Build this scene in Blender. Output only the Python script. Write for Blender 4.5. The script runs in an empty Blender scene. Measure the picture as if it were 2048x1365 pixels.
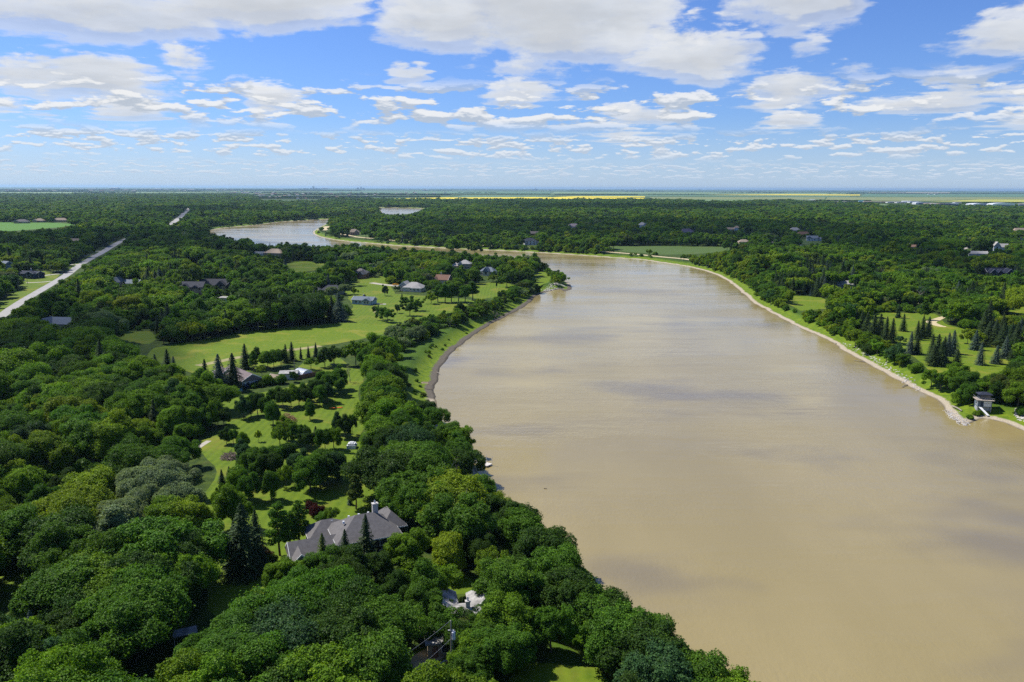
import bpy, bmesh, math, random
import numpy as np
from mathutils import Vector, Matrix

R = math.radians
scene = bpy.context.scene
COL = scene.collection
rnd = random.Random(7)

# ------------------------------------------------------------------ camera, sky, sun, exposure
FPX = 1593.0                       # focal length in pixels of the 2048 px wide photograph
CAM_H = 80.0
PITCH, ROLL = math.atan((682.5 - 376.0) / FPX), 0.0039
fw = np.array([0, math.cos(PITCH), -math.sin(PITCH)])
r0 = np.array([1.0, 0, 0]); u0 = np.cross(r0, fw)
rt = r0 * math.cos(ROLL) + u0 * math.sin(ROLL)
up = u0 * math.cos(ROLL) - r0 * math.sin(ROLL)
CAMP = np.array([0.0, 0.0, CAM_H])

cam_data = bpy.data.cameras.new('camera')
cam = bpy.data.objects.new('camera', cam_data); COL.objects.link(cam)
cam_data.sensor_width = 36.0; cam_data.lens = 36.0 * FPX / 2048.0
cam_data.clip_start = 1.0; cam_data.clip_end = 120000.0
cam.matrix_world = Matrix(((rt[0], up[0], -fw[0], 0), (rt[1], up[1], -fw[1], 0), (rt[2], up[2], -fw[2], CAM_H), (0, 0, 0, 1)))
scene.camera = cam

SUN_EL, SUN_AZ = R(53), R(-63)     # azimuth measured from +Y (view direction) towards +X
sun_dir = Vector((math.sin(SUN_AZ) * math.cos(SUN_EL), math.cos(SUN_AZ) * math.cos(SUN_EL), math.sin(SUN_EL)))
sl = bpy.data.lights.new('sun', 'SUN'); sl.energy = 5.0; sl.angle = R(0.53); sl.color = (1.0, 0.955, 0.88)
so = bpy.data.objects.new('sun', sl); COL.objects.link(so)
so.rotation_euler = sun_dir.to_track_quat('Z', 'Y').to_euler()
so.location = (0, 0, 300)

scene.view_settings.view_transform = 'Standard'
scene.view_settings.look = 'None'
scene.view_settings.gamma = 1.0
scene.view_settings.use_curve_mapping = False
scene.view_settings.exposure = 0.36
scene.render.engine = 'CYCLES'
cy = scene.cycles
cy.max_bounces = 5; cy.diffuse_bounces = 2; cy.glossy_bounces = 2; cy.transmission_bounces = 2
cy.transparent_max_bounces = 10; cy.volume_bounces = 0
cy.caustics_reflective = False; cy.caustics_refractive = False
cy.use_denoising = False
cy.sample_clamp_indirect = 2.0; cy.sample_clamp_direct = 6.0


def unproj(u, v, z=0.0):
    """the point of the plane z that the photograph shows at pixel (u, v)"""
    d = fw + rt * ((u - 1024.0) / FPX) - up * ((v - 682.5) / FPX)
    t = (z - CAM_H) / d[2]
    return CAMP + d * t


def proj(p):
    """world points (N,3) -> pixels (N,2) and depth (N,)"""
    q = np.asarray(p, float) - CAMP
    w = q @ fw
    w = np.where(np.abs(w) < 1e-6, 1e-6, w)
    return np.stack([1024 + FPX * (q @ rt) / w, 682.5 - FPX * (q @ up) / w], -1), w


# ------------------------------------------------------------------ node helpers
class NT:
    def __init__(s, tree):
        s.t = tree; s.t.nodes.clear()

    def n(s, typ, **kw):
        nd = s.t.nodes.new(typ)
        for k, v in kw.items():
            setattr(nd, k, v)
        return nd

    def put(s, sock, v):
        if v is None: return
        if hasattr(v, 'is_linked') or isinstance(v, bpy.types.NodeSocket):
            s.t.links.new(v, sock)
        else:
            sock.default_value = v

    def m(s, op, a, b=None, c=None, clamp=False):
        nd = s.n('ShaderNodeMath', operation=op, use_clamp=clamp)
        for i, v in enumerate((a, b, c)): s.put(nd.inputs[i], v)
        return nd.outputs[0]

    def vm(s, op, a, b=None, c=None, out=0):
        nd = s.n('ShaderNodeVectorMath', operation=op)
        s.put(nd.inputs[0], a); s.put(nd.inputs[1], b); s.put(nd.inputs[2], c)
        return nd.outputs['Value'] if op in ('DOT_PRODUCT', 'LENGTH', 'DISTANCE') else nd.outputs[0]

    def mix(s, f, a, b, blend='MIX'):
        nd = s.n('ShaderNodeMix', data_type='RGBA', blend_type=blend)
        s.put(nd.inputs['Factor'], f); s.put(nd.inputs[6], a); s.put(nd.inputs[7], b)
        return nd.outputs[2]

    def noise(s, vec, scale, detail=4, rough=0.5, dist=0.0, col=False):
        nd = s.n('ShaderNodeTexNoise')
        s.put(nd.inputs['Vector'], vec); nd.inputs['Scale'].default_value = scale
        nd.inputs['Detail'].default_value = detail; nd.inputs['Roughness'].default_value = rough
        nd.inputs['Distortion'].default_value = dist
        return nd.outputs['Color' if col else 'Fac']

    def ramp(s, f, lo, hi, a=0.0, b=1.0, smooth=True):
        nd = s.n('ShaderNodeMapRange', interpolation_type='SMOOTHSTEP' if smooth else 'LINEAR')
        s.put(nd.inputs[0], f); s.put(nd.inputs[1], lo); s.put(nd.inputs[2], hi); s.put(nd.inputs[3], a); s.put(nd.inputs[4], b)
        return nd.outputs[0]

    def attr(s, name, typ='GEOMETRY', out='Fac'):
        nd = s.n('ShaderNodeAttribute', attribute_type=typ, attribute_name=name)
        return nd.outputs[out]


def rgb(r, g, b): return (r, g, b, 1.0)


def new_mat(name):
    m = bpy.data.materials.new(name); m.use_nodes = True
    return m, NT(m.node_tree)


def finish(m, T, color, rough=0.8, spec=0.3, bump=None, strength=0.3, dist=0.1, **kw):
    b = T.n('ShaderNodeBsdfPrincipled'); o = T.n('ShaderNodeOutputMaterial')
    T.put(b.inputs['Base Color'], color); T.put(b.inputs['Roughness'], rough)
    T.put(b.inputs['Specular IOR Level'], spec)
    for k, v in kw.items(): T.put(b.inputs[k.replace('_', ' ')], v)
    if bump is not None:
        bn = T.n('ShaderNodeBump'); bn.inputs['Strength'].default_value = strength; bn.inputs['Distance'].default_value = dist
        T.put(bn.inputs['Height'], bump); T.put(b.inputs['Normal'], bn.outputs[0])
    T.t.links.new(b.outputs[0], o.inputs[0])
    return m


# ------------------------------------------------------------------ world: Nishita sky with layered cumulus
def px_dir(u, v):
    d = fw + rt * ((u - 1024.0) / FPX) - up * ((v - 682.5) / FPX)
    return d / np.linalg.norm(d)


def build_world():
    w = bpy.data.worlds.new('World'); scene.world = w; w.use_nodes = True
    T = NT(w.node_tree)
    sky = T.n('ShaderNodeTexSky', sky_type='NISHITA')
    sky.sun_disc = False; sky.sun_elevation = SUN_EL; sky.sun_rotation = SUN_AZ
    sky.altitude = 300; sky.air_density = 1.0; sky.dust_density = 0.35; sky.ozone_density = 3.0
    tc = T.n('ShaderNodeTexCoord')
    D = tc.outputs['Generated']
    sep = T.n('ShaderNodeSeparateXYZ'); T.put(sep.inputs[0], D)
    x, y, z = sep.outputs
    zc = T.m('MAXIMUM', z, 0.004)
    hor = T.m('SQRT', T.m('ADD', T.m('MULTIPLY', x, x), T.m('MULTIPLY', y, y)))
    az = T.m('ARCTAN2', x, y)
    el = T.m('DIVIDE', z, T.m('MAXIMUM', hor, 0.001))
    base = T.mix(1.0, sky.outputs[0], SKY_TINT, 'MULTIPLY')
    # clouds: (u0,u1 left/right edge, v0 top, v1 bottom, strength)
    CL = [(-140, 470, -10, 108, 1.0), (280, 760, -60, 88, 1.05), (-120, 420, 118, 216, .95), (322, 462, 108, 160, .62),
          (722, 1060, 20, 118, .95), (850, 1420, -70, 165, 1.15), (1230, 1560, 70, 178, .9), (1400, 1770, -70, 74, 1.0), (1850, 2250, 38, 124, .9),
          (1440, 1745, 150, 230, .8), (1690, 2110, 176, 236, .75), (475, 622, 184, 224, .62), (480, 580, 214, 244, .45), (765, 868, 136, 174, .55),
          (930, 1160, 176, 217, .6), (150, 350, 210, 248, .6), (-60, 130, 205, 240, .5), (1190, 1400, 218, 262, .6), (1490, 1650, 234, 273, .6),
          (1935, 2100, 226, 266, .6), (1560, 1670, 78, 126, .38), (1820, 2010, 130, 176, .42), (1660, 1760, 112, 150, .35), (1150, 1350, 262, 292, .5)]
    blobs = []
    for a, b_, c, d_, s in CL:
        d0 = px_dir(a, (c + d_) / 2); d1 = px_dir(b_, (c + d_) / 2); dt = px_dir((a + b_) / 2, c); db = px_dir((a + b_) / 2, d_)
        f_az = lambda q: math.atan2(q[0], q[1]); f_el = lambda q: q[2] / math.hypot(q[0], q[1])
        blobs.append(((f_az(d0) + f_az(d1)) / 2, (f_el(dt) + f_el(db)) / 2, abs(f_az(d1) - f_az(d0)) / 2, abs(f_el(dt) - f_el(db)) / 2, s + .24))
    NL = 5
    alphas = []; color = None
    acc = base
    for k in reversed(range(NL)):
        t = k / (NL - 1)
        H = 1.0 + 0.26 * t
        elk = T.m('DIVIDE', el, H)
        ip = T.m('DIVIDE', H, T.m('ADD', zc, 0.018))
        P = T.n('ShaderNodeCombineXYZ'); T.put(P.inputs[0], T.m('MULTIPLY', x, ip)); T.put(P.inputs[1], T.m('MULTIPLY', y, ip)); P.inputs[2].default_value = t * 0.9
        warp = T.noise(P.outputs[0], 1.1, 4, 0.55, col=True)
        wv = T.vm('SUBTRACT', warp, (0.5, 0.5, 0.5))
        Pw = T.vm('MULTIPLY_ADD', wv, (0.35, 0.35, 0.2), P.outputs[0])
        nz1 = T.noise(Pw, 1.45, 5, 0.52)                  # cloud body
        # placed clouds
        S = T.n('ShaderNodeCombineXYZ'); T.put(S.inputs[0], az); T.put(S.inputs[1], elk)
        amp = T.m('MULTIPLY_ADD', el, 0.22, 0.006)
        wx = T.vm('MULTIPLY', wv, T.n('ShaderNodeCombineXYZ').outputs[0])
        cmb = wx.node.inputs[1].links[0].from_node
        T.put(cmb.inputs[0], T.m('MULTIPLY', amp, 3.0)); T.put(cmb.inputs[1], amp)
        Sw = T.vm('ADD', S.outputs[0], wx)
        A = T.n('ShaderNodeCombineXYZ'); T.put(A.inputs[0], T.m('MULTIPLY', az, 15.0)); T.put(A.inputs[1], T.m('MULTIPLY', elk, 34.0)); A.inputs[2].default_value = t * 0.25
        nz2 = T.noise(A.outputs[0], 1.0, 7, 0.6, 0.25)     # billows
        far = T.ramp(el, 0.035, 0.09)
        nz = T.m('ADD', nz1, T.m('MULTIPLY', T.m('SUBTRACT', nz2, nz1), T.m('MULTIPLY', far, 0.55)))
        field = None
        for (a0, e0, wa, we, s) in blobs:
            q = T.vm('MULTIPLY_ADD', Sw, (1 / wa, 1 / we, 0), (-a0 / wa, -e0 / we, 0))
            f = T.m('MULTIPLY_ADD', T.vm('DOT_PRODUCT', q, q), -s * 0.9, s)
            field = f if field is None else T.m('MAXIMUM', field, f)
        field = T.m('MAXIMUM', field, -0.65)
        # free clouds: small ones near the horizon and the sky outside the picture
        low = T.ramp(el, 0.085, 0.045)
        away = T.ramp(T.m('ABSOLUTE', az), 0.75, 1.0)
        above = T.ramp(el, 0.24, 0.34)
        fre = T.m('MAXIMUM', away, above)
        nbig = T.noise(Pw, 0.33, 2, 0.5)
        free = T.m('ADD', T.m('MULTIPLY_ADD', nbig, 2.4, -1.36), T.m('MULTIPLY', fre, 0.08))
        free = T.m('SUBTRACT', free, T.m('MULTIPLY', T.m('SUBTRACT', 1.0, fre), 0.55))
        f2 = T.m('MAXIMUM', field, free)
        dens = T.m('ADD', T.m('MULTIPLY', f2, 0.62), T.m('MULTIPLY', T.m('SUBTRACT', nz, 0.5), 2.6))
        dens = T.m('SUBTRACT', dens, 0.16 + 0.62 * t ** 1.3)
        a = T.ramp(dens, 0.0, 0.30 - 0.14 * t)
        # lit tops, grey flat undersides; fine relief
        rel = nz2
        thick = T.ramp(dens, 0.0, 0.9)
        cb = T.mix(thick, rgb(0.76, 0.81, 0.89), rgb(0.50, 0.54, 0.60))
        ct = T.mix(T.ramp(rel, 0.38, 0.62), rgb(0.68, 0.72, 0.77), rgb(0.95, 0.955, 0.96))
        cc = T.mix(min(1.0, t * 1.5 + 0.12), cb, ct)
        a = T.m('MULTIPLY', a, 0.62 if k == 0 else 0.80)
        acc = T.mix(a, acc, cc) if True else acc
    # rows of small fair-weather clouds shrinking towards the horizon
    for (lo, hi, sa, se, sd, am) in ((0.060, 0.135, 17.0, 62.0, 3.1, .93), (0.028, 0.070, 34.0, 135.0, 7.7, .90), (0.008, 0.034, 70.0, 330.0, 12.3, .70)):
        win = T.m('MULTIPLY', T.ramp(el, lo, lo + (hi - lo) * .3), T.ramp(el, hi, hi - (hi - lo) * .4))
        def smp(off):
            q = T.n('ShaderNodeCombineXYZ'); T.put(q.inputs[0], T.m('MULTIPLY', az, sa)); T.put(q.inputs[1], T.m('MULTIPLY_ADD', el, se, off)); q.inputs[2].default_value = sd
            return T.noise(q.outputs[0], 1.0, 6, 0.56)
        a0, a1 = smp(0.0), smp(0.30)
        group_ = T.n('ShaderNodeCombineXYZ'); T.put(group_.inputs[0], T.m('MULTIPLY', az, sa * .28)); T.put(group_.inputs[1], T.m('MULTIPLY', el, se * .33)); group_.inputs[2].default_value = sd + 2
        gn = T.noise(group_.outputs[0], 1.0, 2, .5)
        thr = T.m('MULTIPLY_ADD', gn, -.26, .632)
        al = T.m('MULTIPLY', T.ramp(T.m('SUBTRACT', a0, thr), -.005, .055), T.m('MULTIPLY', win, am))
        topl = T.ramp(T.m('SUBTRACT', a0, a1), -.03, .09)
        cl = T.mix(topl, rgb(0.52, 0.59, 0.69), rgb(0.93, 0.94, 0.95))
        acc = T.mix(al, acc, cl)
    hz = T.ramp(el, 0.09, -0.005)
    acc2 = T.mix(T.m('MULTIPLY', hz, 0.55), acc, rgb(*HORIZON))
    bg = T.n('ShaderNodeBackground'); T.put(bg.inputs[0], acc2); bg.inputs[1].default_value = 0.74
    out = T.n('ShaderNodeOutputWorld'); T.t.links.new(bg.outputs[0], out.inputs[0])
    w.cycles.sampling_method = 'MANUAL'; w.cycles.sample_map_resolution = 512


SKY_TINT = (0.068, 0.092, 0.145, 1)      # Nishita strength (0.1) times a slight exposure trim
HORIZON = (0.60, 0.75, 0.95)
HAZE_COL, HAZE_D = (.50, .76, 1.0), 2.6e-5
build_world()

# ------------------------------------------------------------------ land: traced outlines, unprojected once onto the ground
WZ = -3.5                           # water level; the land plain is z = 0
NEAR_BANK = [(1730, 2200), (1610, 1700), (1535, 1500), (1448, 1420), (1340, 1345), (1243, 1292), (1172, 1233), (1110, 1155), (1060, 1078),
             (1012, 1010), (985, 975), (966, 950), (940, 925), (915, 900), (895, 874), (876, 830), (869, 792), (871, 765), (883, 734), (910, 700), (955, 666),
             (1013, 633), (1054, 611), (1074, 592), (1083, 589), (1098, 583), (1112, 580), (1122, 579), (1128, 584), (1141, 580), (1145, 577), (1142, 569),
             (1135, 563), (1120, 556), (1112, 550), (1092, 536), (1062, 524), (1000, 516), (900, 512), (800, 511), (700, 511), (620, 512), (540, 507), (470, 495), (420, 480), (400, 468)]
FAR_BANK = [(407, 464), (444, 457), (513, 450.6), (564, 444), (615, 441), (663, 438.5), (700, 435.5), (740, 432), (766, 426), (758, 415.5), (824, 416.5), (872, 419),
            (852, 426), (800, 433), (740, 437.5), (690, 441), (660, 445), (640, 454), (626, 463), (625, 468), (637, 474), (666, 480), (703, 484.5), (732, 486.6), (790, 491.8), (849, 495), (900, 497.6),
            (1000, 502), (1078, 506), (1156, 511), (1234, 516.5), (1280, 519.5), (1309, 524), (1358, 531), (1378, 535), (1407, 541.6), (1436, 552), (1456, 563), (1475, 579), (1505, 606),
            (1546, 629), (1596, 655), (1666, 686), (1681, 700), (1742, 732), (1800, 764), (1838, 785), (1868, 797), (1877, 806), (1886, 820), (1902, 838), (1921, 851), (1931, 852.5),
            (1944, 848), (1958, 841), (1965, 838), (1984, 840), (2007, 846), (2025, 854), (2048, 864), (2110, 885), (2200, 925), (2400, 1000), (2600, 1150), (2700, 1400)]
river_poly = np.array([[30, -900]] + [list(unproj(u, v, WZ)[:2]) for u, v in NEAR_BANK] + [list(unproj(u, v, WZ)[:2]) for u, v in FAR_BANK] + [[210, 0], [270, -900]])


def vnoise(x, y, seed=0):
    """smooth value noise in 0..1 on numpy arrays"""
    xi = np.floor(x).astype(np.int64); yi = np.floor(y).astype(np.int64)
    fx = x - xi; fy = y - yi; fx = fx * fx * (3 - 2 * fx); fy = fy * fy * (3 - 2 * fy)

    def h(a, b):
        n = (a * 374761393 + b * 668265263 + seed * 1442695041) & 0xffffffff
        n = ((n ^ (n >> 13)) * 1274126177) & 0xffffffff
        return ((n ^ (n >> 16)) & 0xffff) / 65535.0
    return (h(xi, yi) * (1 - fx) + h(xi + 1, yi) * fx) * (1 - fy) + (h(xi, yi + 1) * (1 - fx) + h(xi + 1, yi + 1) * fx) * fy


def fbm(x, y, seed=0, o=4):
    s = 0; a = .5; t = 0
    for i in range(o):
        s = s + a * vnoise(x, y, seed + i); t += a; x = x * 2.03 + 11; y = y * 2.03 + 7; a *= .5
    return s / t


def inside(P, poly):
    poly = np.asarray(poly, float); x, y = P[:, 0], P[:, 1]
    c = np.zeros(len(P), bool); j = len(poly) - 1
    for i in range(len(poly)):
        xi, yi = poly[i]; xj, yj = poly[j]
        if yi != yj:
            c ^= ((yi > y) != (yj > y)) & (x < (xj - xi) * (y - yi) / (yj - yi) + xi)
        j = i
    return c


def seg_dist(P, poly, closed=True):
    poly = np.asarray(poly, float); d2 = np.full(len(P), 1e18)
    n = len(poly)
    for i in range(n if closed else n - 1):
        a = poly[i]; b = poly[(i + 1) % n]; ab = b - a; L = max(ab @ ab, 1e-9)
        t = np.clip(((P - a) @ ab) / L, 0, 1)
        q = P - a - t[:, None] * ab
        d2 = np.minimum(d2, (q * q).sum(1))
    return np.sqrt(d2)


def shore_dist(P):
    d = seg_dist(P, river_poly); return np.where(inside(P, river_poly), -d, d)


def height(d):
    d = np.asarray(d, float)
    t = np.clip((d - 4) / 11, 0, 1); t = t * t * (3 - 2 * t)
    land = WZ + np.minimum(d, 4) * 0.13 + t * (-WZ - 0.52)
    return np.where(d < 0, np.maximum(WZ + 0.35 * d, -6.5), land)


def ground_z(x, y): return float(height(shore_dist(np.array([[x, y]])))[0])


def gpoly(pix, z=0.0): return np.array([unproj(u, v, z)[:2] for u, v in pix])


# open grass, traced as seen; every outline lies on the plain
LAWNS = {
    'meadow': [(303, 697), (345, 690), (393, 682), (495, 665), (615, 651), (700, 646), (775, 645), (812, 650), (775, 668), (700, 683), (640, 692), (625, 715), (560, 730), (480, 748), (420, 752), (370, 742), (330, 728), (296, 714)],
    'clearing': [(205, 667), (240, 664), (300, 663), (316, 672), (300, 688), (255, 688), (215, 680)],
    'orchard_lawn': [(395, 800), (450, 800), (540, 782), (620, 765), (650, 752), (600, 735), (610, 722), (680, 715), (705, 735), (735, 745), (715, 790), (735, 830), (725, 870), (722, 915), (722, 960), (765, 985), (790, 1010), (800, 1060), (790, 1120), (700, 1130),
                     (600, 1135), (545, 1160), (525, 1215), (440, 1250), (415, 1215), (418, 1150), (398, 1095), (385, 1040), (402, 1000), (428, 960), (432, 930), (408, 915), (395, 885), (440, 868), (455, 840), (430, 815)],
    'peninsula_lawn': [(690, 640), (705, 612), (690, 585), (700, 560), (770, 552), (790, 588), (850, 592), (930, 598), (965, 606), (925, 622), (880, 636), (800, 648), (740, 650)],
    'far_peninsula_lawn': [(920, 575), (960, 566), (1005, 565), (1045, 574), (1010, 592), (960, 600), (925, 590)],
    'point_meadow': [(1066, 543), (1090, 545), (1106, 556), (1092, 568), (1062, 578), (1056, 560)],
    'driveway_lawn': [(560, 530), (600, 522), (660, 528), (640, 540), (590, 545)],
    'east_glade': [(1565, 600), (1590, 592), (1640, 594), (1662, 606), (1650, 618), (1600, 622)],
    'east_lawn': [(1715, 640), (1760, 625), (1870, 628), (1895, 650), (1960, 668), (2000, 690), (2030, 730), (1990, 752), (1925, 772), (1880, 758), (1840, 722), (1795, 690), (1750, 668)],
    'east_side_lawn': [(2005, 612), (2060, 606), (2100, 625), (2040, 632), (2000, 626)],
    'riverside_field': [(1212, 493), (1300, 492), (1460, 494), (1482, 500), (1400, 508), (1330, 510), (1240, 503)],
    'west_field': [(-160, 446), (0, 445), (110, 446), (158, 449), (120, 455), (30, 462), (-120, 470)],
    'east_yard': [(1590, 482), (1620, 477), (1650, 479), (1645, 490), (1605, 490)],
    'roadside_lawn': [(20, 592), (55, 555), (75, 540), (120, 548), (112, 560), (90, 580), (50, 602), (-20, 640), (-80, 680), (-120, 680), (-40, 625)],
    'roadside_verge': [(125, 545), (150, 525), (178, 511), (186, 514), (160, 531), (135, 548)],
    'far_bank_garden': [(706, 467), (716, 464), (735, 469), (742, 474), (720, 474)],
    'foreground_glade': [(960, 1165), (925, 1150), (880, 1152), (870, 1175), (900, 1190), (985, 1185)],
    'riverside_glade': [(1010, 1365), (1040, 1325), (1100, 1320), (1200, 1340), (1240, 1400), (1020, 1420)],
    'west_glade': [(-40, 1130), (10, 1120), (60, 1130), (80, 1160), (20, 1185), (-60, 1185)],
    'driveway_verge': [(780, 1400), (830, 1310), (890, 1270), (925, 1268), (915, 1310), (885, 1365), (850, 1400)],
}
LAWN_W = {k: gpoly(v) for k, v in LAWNS.items()}
# tall grass between the wood and the mud of the inner bend (lies on the bank itself)
BANK_GRASS = gpoly([(1078, 584), (1060, 596), (1005, 622), (955, 638), (905, 652), (862, 678), (825, 698), (806, 735), (812, 775), (838, 812), (862, 838), (880, 800), (885, 760), (900, 720), (960, 672), (1020, 640), (1080, 605)], -1.5)


def build_ground():
    th = np.concatenate([np.linspace(-180, -40, 40)[:-1], np.linspace(-40, 40, 640), np.linspace(40, 180, 40)[1:-1]])
    th = np.radians(th); nt = len(th)
    rr = np.concatenate([[3, 30, 60], np.geomspace(85, 5200, 380), np.geomspace(5400, 70000, 40)]); nr = len(rr)
    X = np.outer(rr, np.sin(th)); Y = np.outer(rr, np.cos(th))
    P = np.stack([X.ravel(), Y.ravel()], 1)
    d = np.full(len(P), 999.0); nearm = rr.repeat(nt) < 5200
    d[nearm] = shore_dist(P[nearm])
    # ragged waterline and bank
    dj = d + (fbm(P[:, 0] / 9, P[:, 1] / 9, 3, 4) - .5) * 3.4 * np.clip(1 - np.abs(d) / 14, 0, 1)
    Z = height(dj)
    vs = np.column_stack([P, Z]); vs = np.vstack([vs, [[0, 0, 0.0]]])
    i, j = np.meshgrid(np.arange(nr - 1), np.arange(nt), indexing='ij')
    a = i * nt + j; b = i * nt + (j + 1) % nt
    F = np.stack([a, a + nt, b + nt, b], -1).reshape(-1, 4)
    tri = np.stack([np.full(nt, len(vs) - 1), np.arange(nt), (np.arange(nt) + 1) % nt], -1)
    me = bpy.data.meshes.new('ground')
    me.from_pydata([], [], [])
    me.vertices.add(len(vs)); me.vertices.foreach_set('co', vs.astype(np.float32).ravel())
    nl = F.size + tri.size
    me.loops.add(nl); me.loops.foreach_set('vertex_index', np.concatenate([F.ravel(), tri.ravel()]).astype(np.int32))
    nf = len(F) + len(tri); me.polygons.add(nf)
    ls = np.concatenate([np.arange(len(F)) * 4, F.size + np.arange(len(tri)) * 3]).astype(np.int32)
    me.polygons.foreach_set('loop_start', ls)
    me.update(calc_edges=True); me.validate()
    at = me.attributes.new('shore', 'FLOAT', 'POINT')
    at.data.foreach_set('value', np.append(np.clip(dj, -50, 999), 3.0).astype(np.float32))
    left = (P[:, 0] < (0.02 * P[:, 1])) | (P[:, 1] < 640)
    # sandy banks: the outer bend, the far bank and the two spits; the inner bend is grey mud
    near_mask = np.zeros(len(P)); ii = nearm
    side = seg_dist(P[ii], np.array([unproj(u, v, WZ)[:2] for u, v in NEAR_BANK[17:30]]), False)
    near_mask[ii] = (side < 30)
    at = me.attributes.new('mud', 'FLOAT', 'POINT'); at.data.foreach_set('value', np.append(near_mask, 0).astype(np.float32))
    g = inside(P, BANK_GRASS).astype(float)
    at = me.attributes.new('grassy', 'FLOAT', 'POINT'); at.data.foreach_set('value', np.append(g, 0).astype(np.float32))
    me.polygons.foreach_set('use_smooth', np.ones(nf, bool))
    o = bpy.data.objects.new('ground', me); COL.objects.link(o); o['kind'] = 'structure'
    m, T = new_mat('ground')
    geo = T.n('ShaderNodeNewGeometry'); pos = geo.outputs['Position']
    sh = T.attr('shore'); mud = T.attr('mud'); gr = T.attr('grassy')
    n1 = T.noise(pos, 0.35, 5, 0.6); n2 = T.noise(pos, 0.06, 4, 0.6); n3 = T.noise(pos, 2.5, 4, 0.65)
    shn = T.m('ADD', sh, T.m('MULTIPLY_ADD', n1, 3.0, -1.5))
    floor_ = T.mix(T.ramp(n1, .35, .65), rgb(.026, .050, .008), rgb(.055, .088, .010))
    floor_ = T.mix(T.ramp(n2, .55, .75), floor_, rgb(.075, .085, .020))
    farc = T.mix(T.ramp(T.noise(pos, 0.0007, 3, .5), .42, .6), rgb(.05, .10, .03), rgb(.09, .13, .04))
    dist = T.vm('LENGTH', pos)
    floor_ = T.mix(T.ramp(dist, 5200, 6500), floor_, farc)
    gcol = T.mix(T.ramp(n1, .3, .7), rgb(.075, .135, .008), rgb(.15, .21, .010))
    bankg = T.mix(T.ramp(n2, .35, .65), rgb(.035, .075, .006), rgb(.06, .115, .008))
    grass = T.mix(T.ramp(shn, 13, 8), bankg, gcol)
    isg = T.m('MAXIMUM', T.ramp(shn, T.m('MULTIPLY_ADD', mud, 14, 17), T.m('MULTIPLY_ADD', mud, 10, 13)), T.ramp(gr, .3, .7))
    c = T.mix(isg, floor_, grass)
    sand = T.mix(T.ramp(n3, .3, .7), rgb(.30, .245, .165), rgb(.48, .42, .32))
    mudc = T.mix(T.ramp(n3, .3, .7), rgb(.085, .072, .055), rgb(.15, .13, .10))
    dry = T.mix(T.ramp(shn, 4.2, 5.6), mudc, rgb(.26, .22, .15))
    bank = T.mix(mud, sand, dry)
    wet = T.mix(T.ramp(sh, 0.2, 1.6), T.mix(mud, rgb(.13, .105, .065), rgb(.055, .047, .036)), bank)
    lim = T.m('ADD', T.m('MULTIPLY_ADD', mud, 0.1, 2.3), T.m('MULTIPLY', n2, 2.2))
    c = T.mix(T.ramp(T.m('SUBTRACT', shn, lim), 1.0, -.4), c, wet)
    finish(m, T, c, 0.9, 0.15, bump=T.m('ADD', n3, T.m('MULTIPLY', n1, 2)), strength=0.5, dist=0.35)
    me.materials.append(m)
    return o


def build_water():
    m, T = new_mat('water')
    geo = T.n('ShaderNodeNewGeometry'); pos = geo.outputs['Position']
    mp = T.vm('MULTIPLY', pos, (1.0, 0.55, 1.0))
    w1 = T.noise(mp, 1.1, 4, 0.6); w2 = T.noise(mp, 0.22, 3, 0.5)
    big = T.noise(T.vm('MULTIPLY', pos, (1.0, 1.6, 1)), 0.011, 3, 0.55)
    silt = T.noise(T.vm('MULTIPLY', pos, (1.0, 0.35, 1)), 0.02, 4, 0.6)
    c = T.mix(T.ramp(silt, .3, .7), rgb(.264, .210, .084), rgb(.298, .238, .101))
    c = T.mix(T.m('MULTIPLY', T.ramp(big, .50, .68), .62), c, rgb(.150, .126, .088))  # dark cloud-shadow patches painted into the water colour
    rough = T.ramp(T.noise(T.vm('MULTIPLY', pos, (0.5, 1.8, 1)), 0.012, 4, 0.6), .35, .65, .07, .24)
    gust = T.ramp(T.noise(T.vm('MULTIPLY', pos, (0.35, 1.5, 1)), 0.016, 4, 0.65), .38, .62, .2, 1.25)
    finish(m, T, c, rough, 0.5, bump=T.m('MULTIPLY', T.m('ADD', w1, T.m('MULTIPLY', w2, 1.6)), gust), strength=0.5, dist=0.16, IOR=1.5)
    bm = bmesh.new()
    lo = river_poly.min(0) - 120; hi = river_poly.max(0) + 120
    q = [bm.verts.new((x, y, WZ)) for x, y in ((lo[0], lo[1]), (hi[0], lo[1]), (hi[0], hi[1]), (lo[0], hi[1]))]
    bm.faces.new(q)
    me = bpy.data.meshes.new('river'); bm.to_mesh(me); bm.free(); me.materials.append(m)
    o = bpy.data.objects.new('river', me); COL.objects.link(o); o['kind'] = 'structure'


def sheet(name, poly, z, mat, rag=1.5, step=6.0, kind='structure'):
    """a flat patch with a slightly ragged outline"""
    pts = []
    n = len(poly)
    for i in range(n):
        a, b = poly[i], poly[(i + 1) % n]; L = np.linalg.norm(b - a); k = max(1, int(L / step))
        for j in range(k): pts.append(a + (b - a) * j / k)
    pts = np.array(pts)
    if rag: pts = pts + (np.stack([vnoise(pts[:, 0] / 4, pts[:, 1] / 4, 5), vnoise(pts[:, 0] / 4, pts[:, 1] / 4, 9)], 1) - .5) * 2 * rag
    bm = bmesh.new(); vs = [bm.verts.new((p[0], p[1], z)) for p in pts]
    f = bm.faces.new(vs); f.normal_update()
    if f.normal.z < 0: f.normal_flip()
    bmesh.ops.triangulate(bm, faces=[f])
    me = bpy.data.meshes.new(name); bm.to_mesh(me); bm.free(); me.materials.append(mat)
    o = bpy.data.objects.new(name, me); COL.objects.link(o)
    if kind: o['kind'] = kind
    return o


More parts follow.
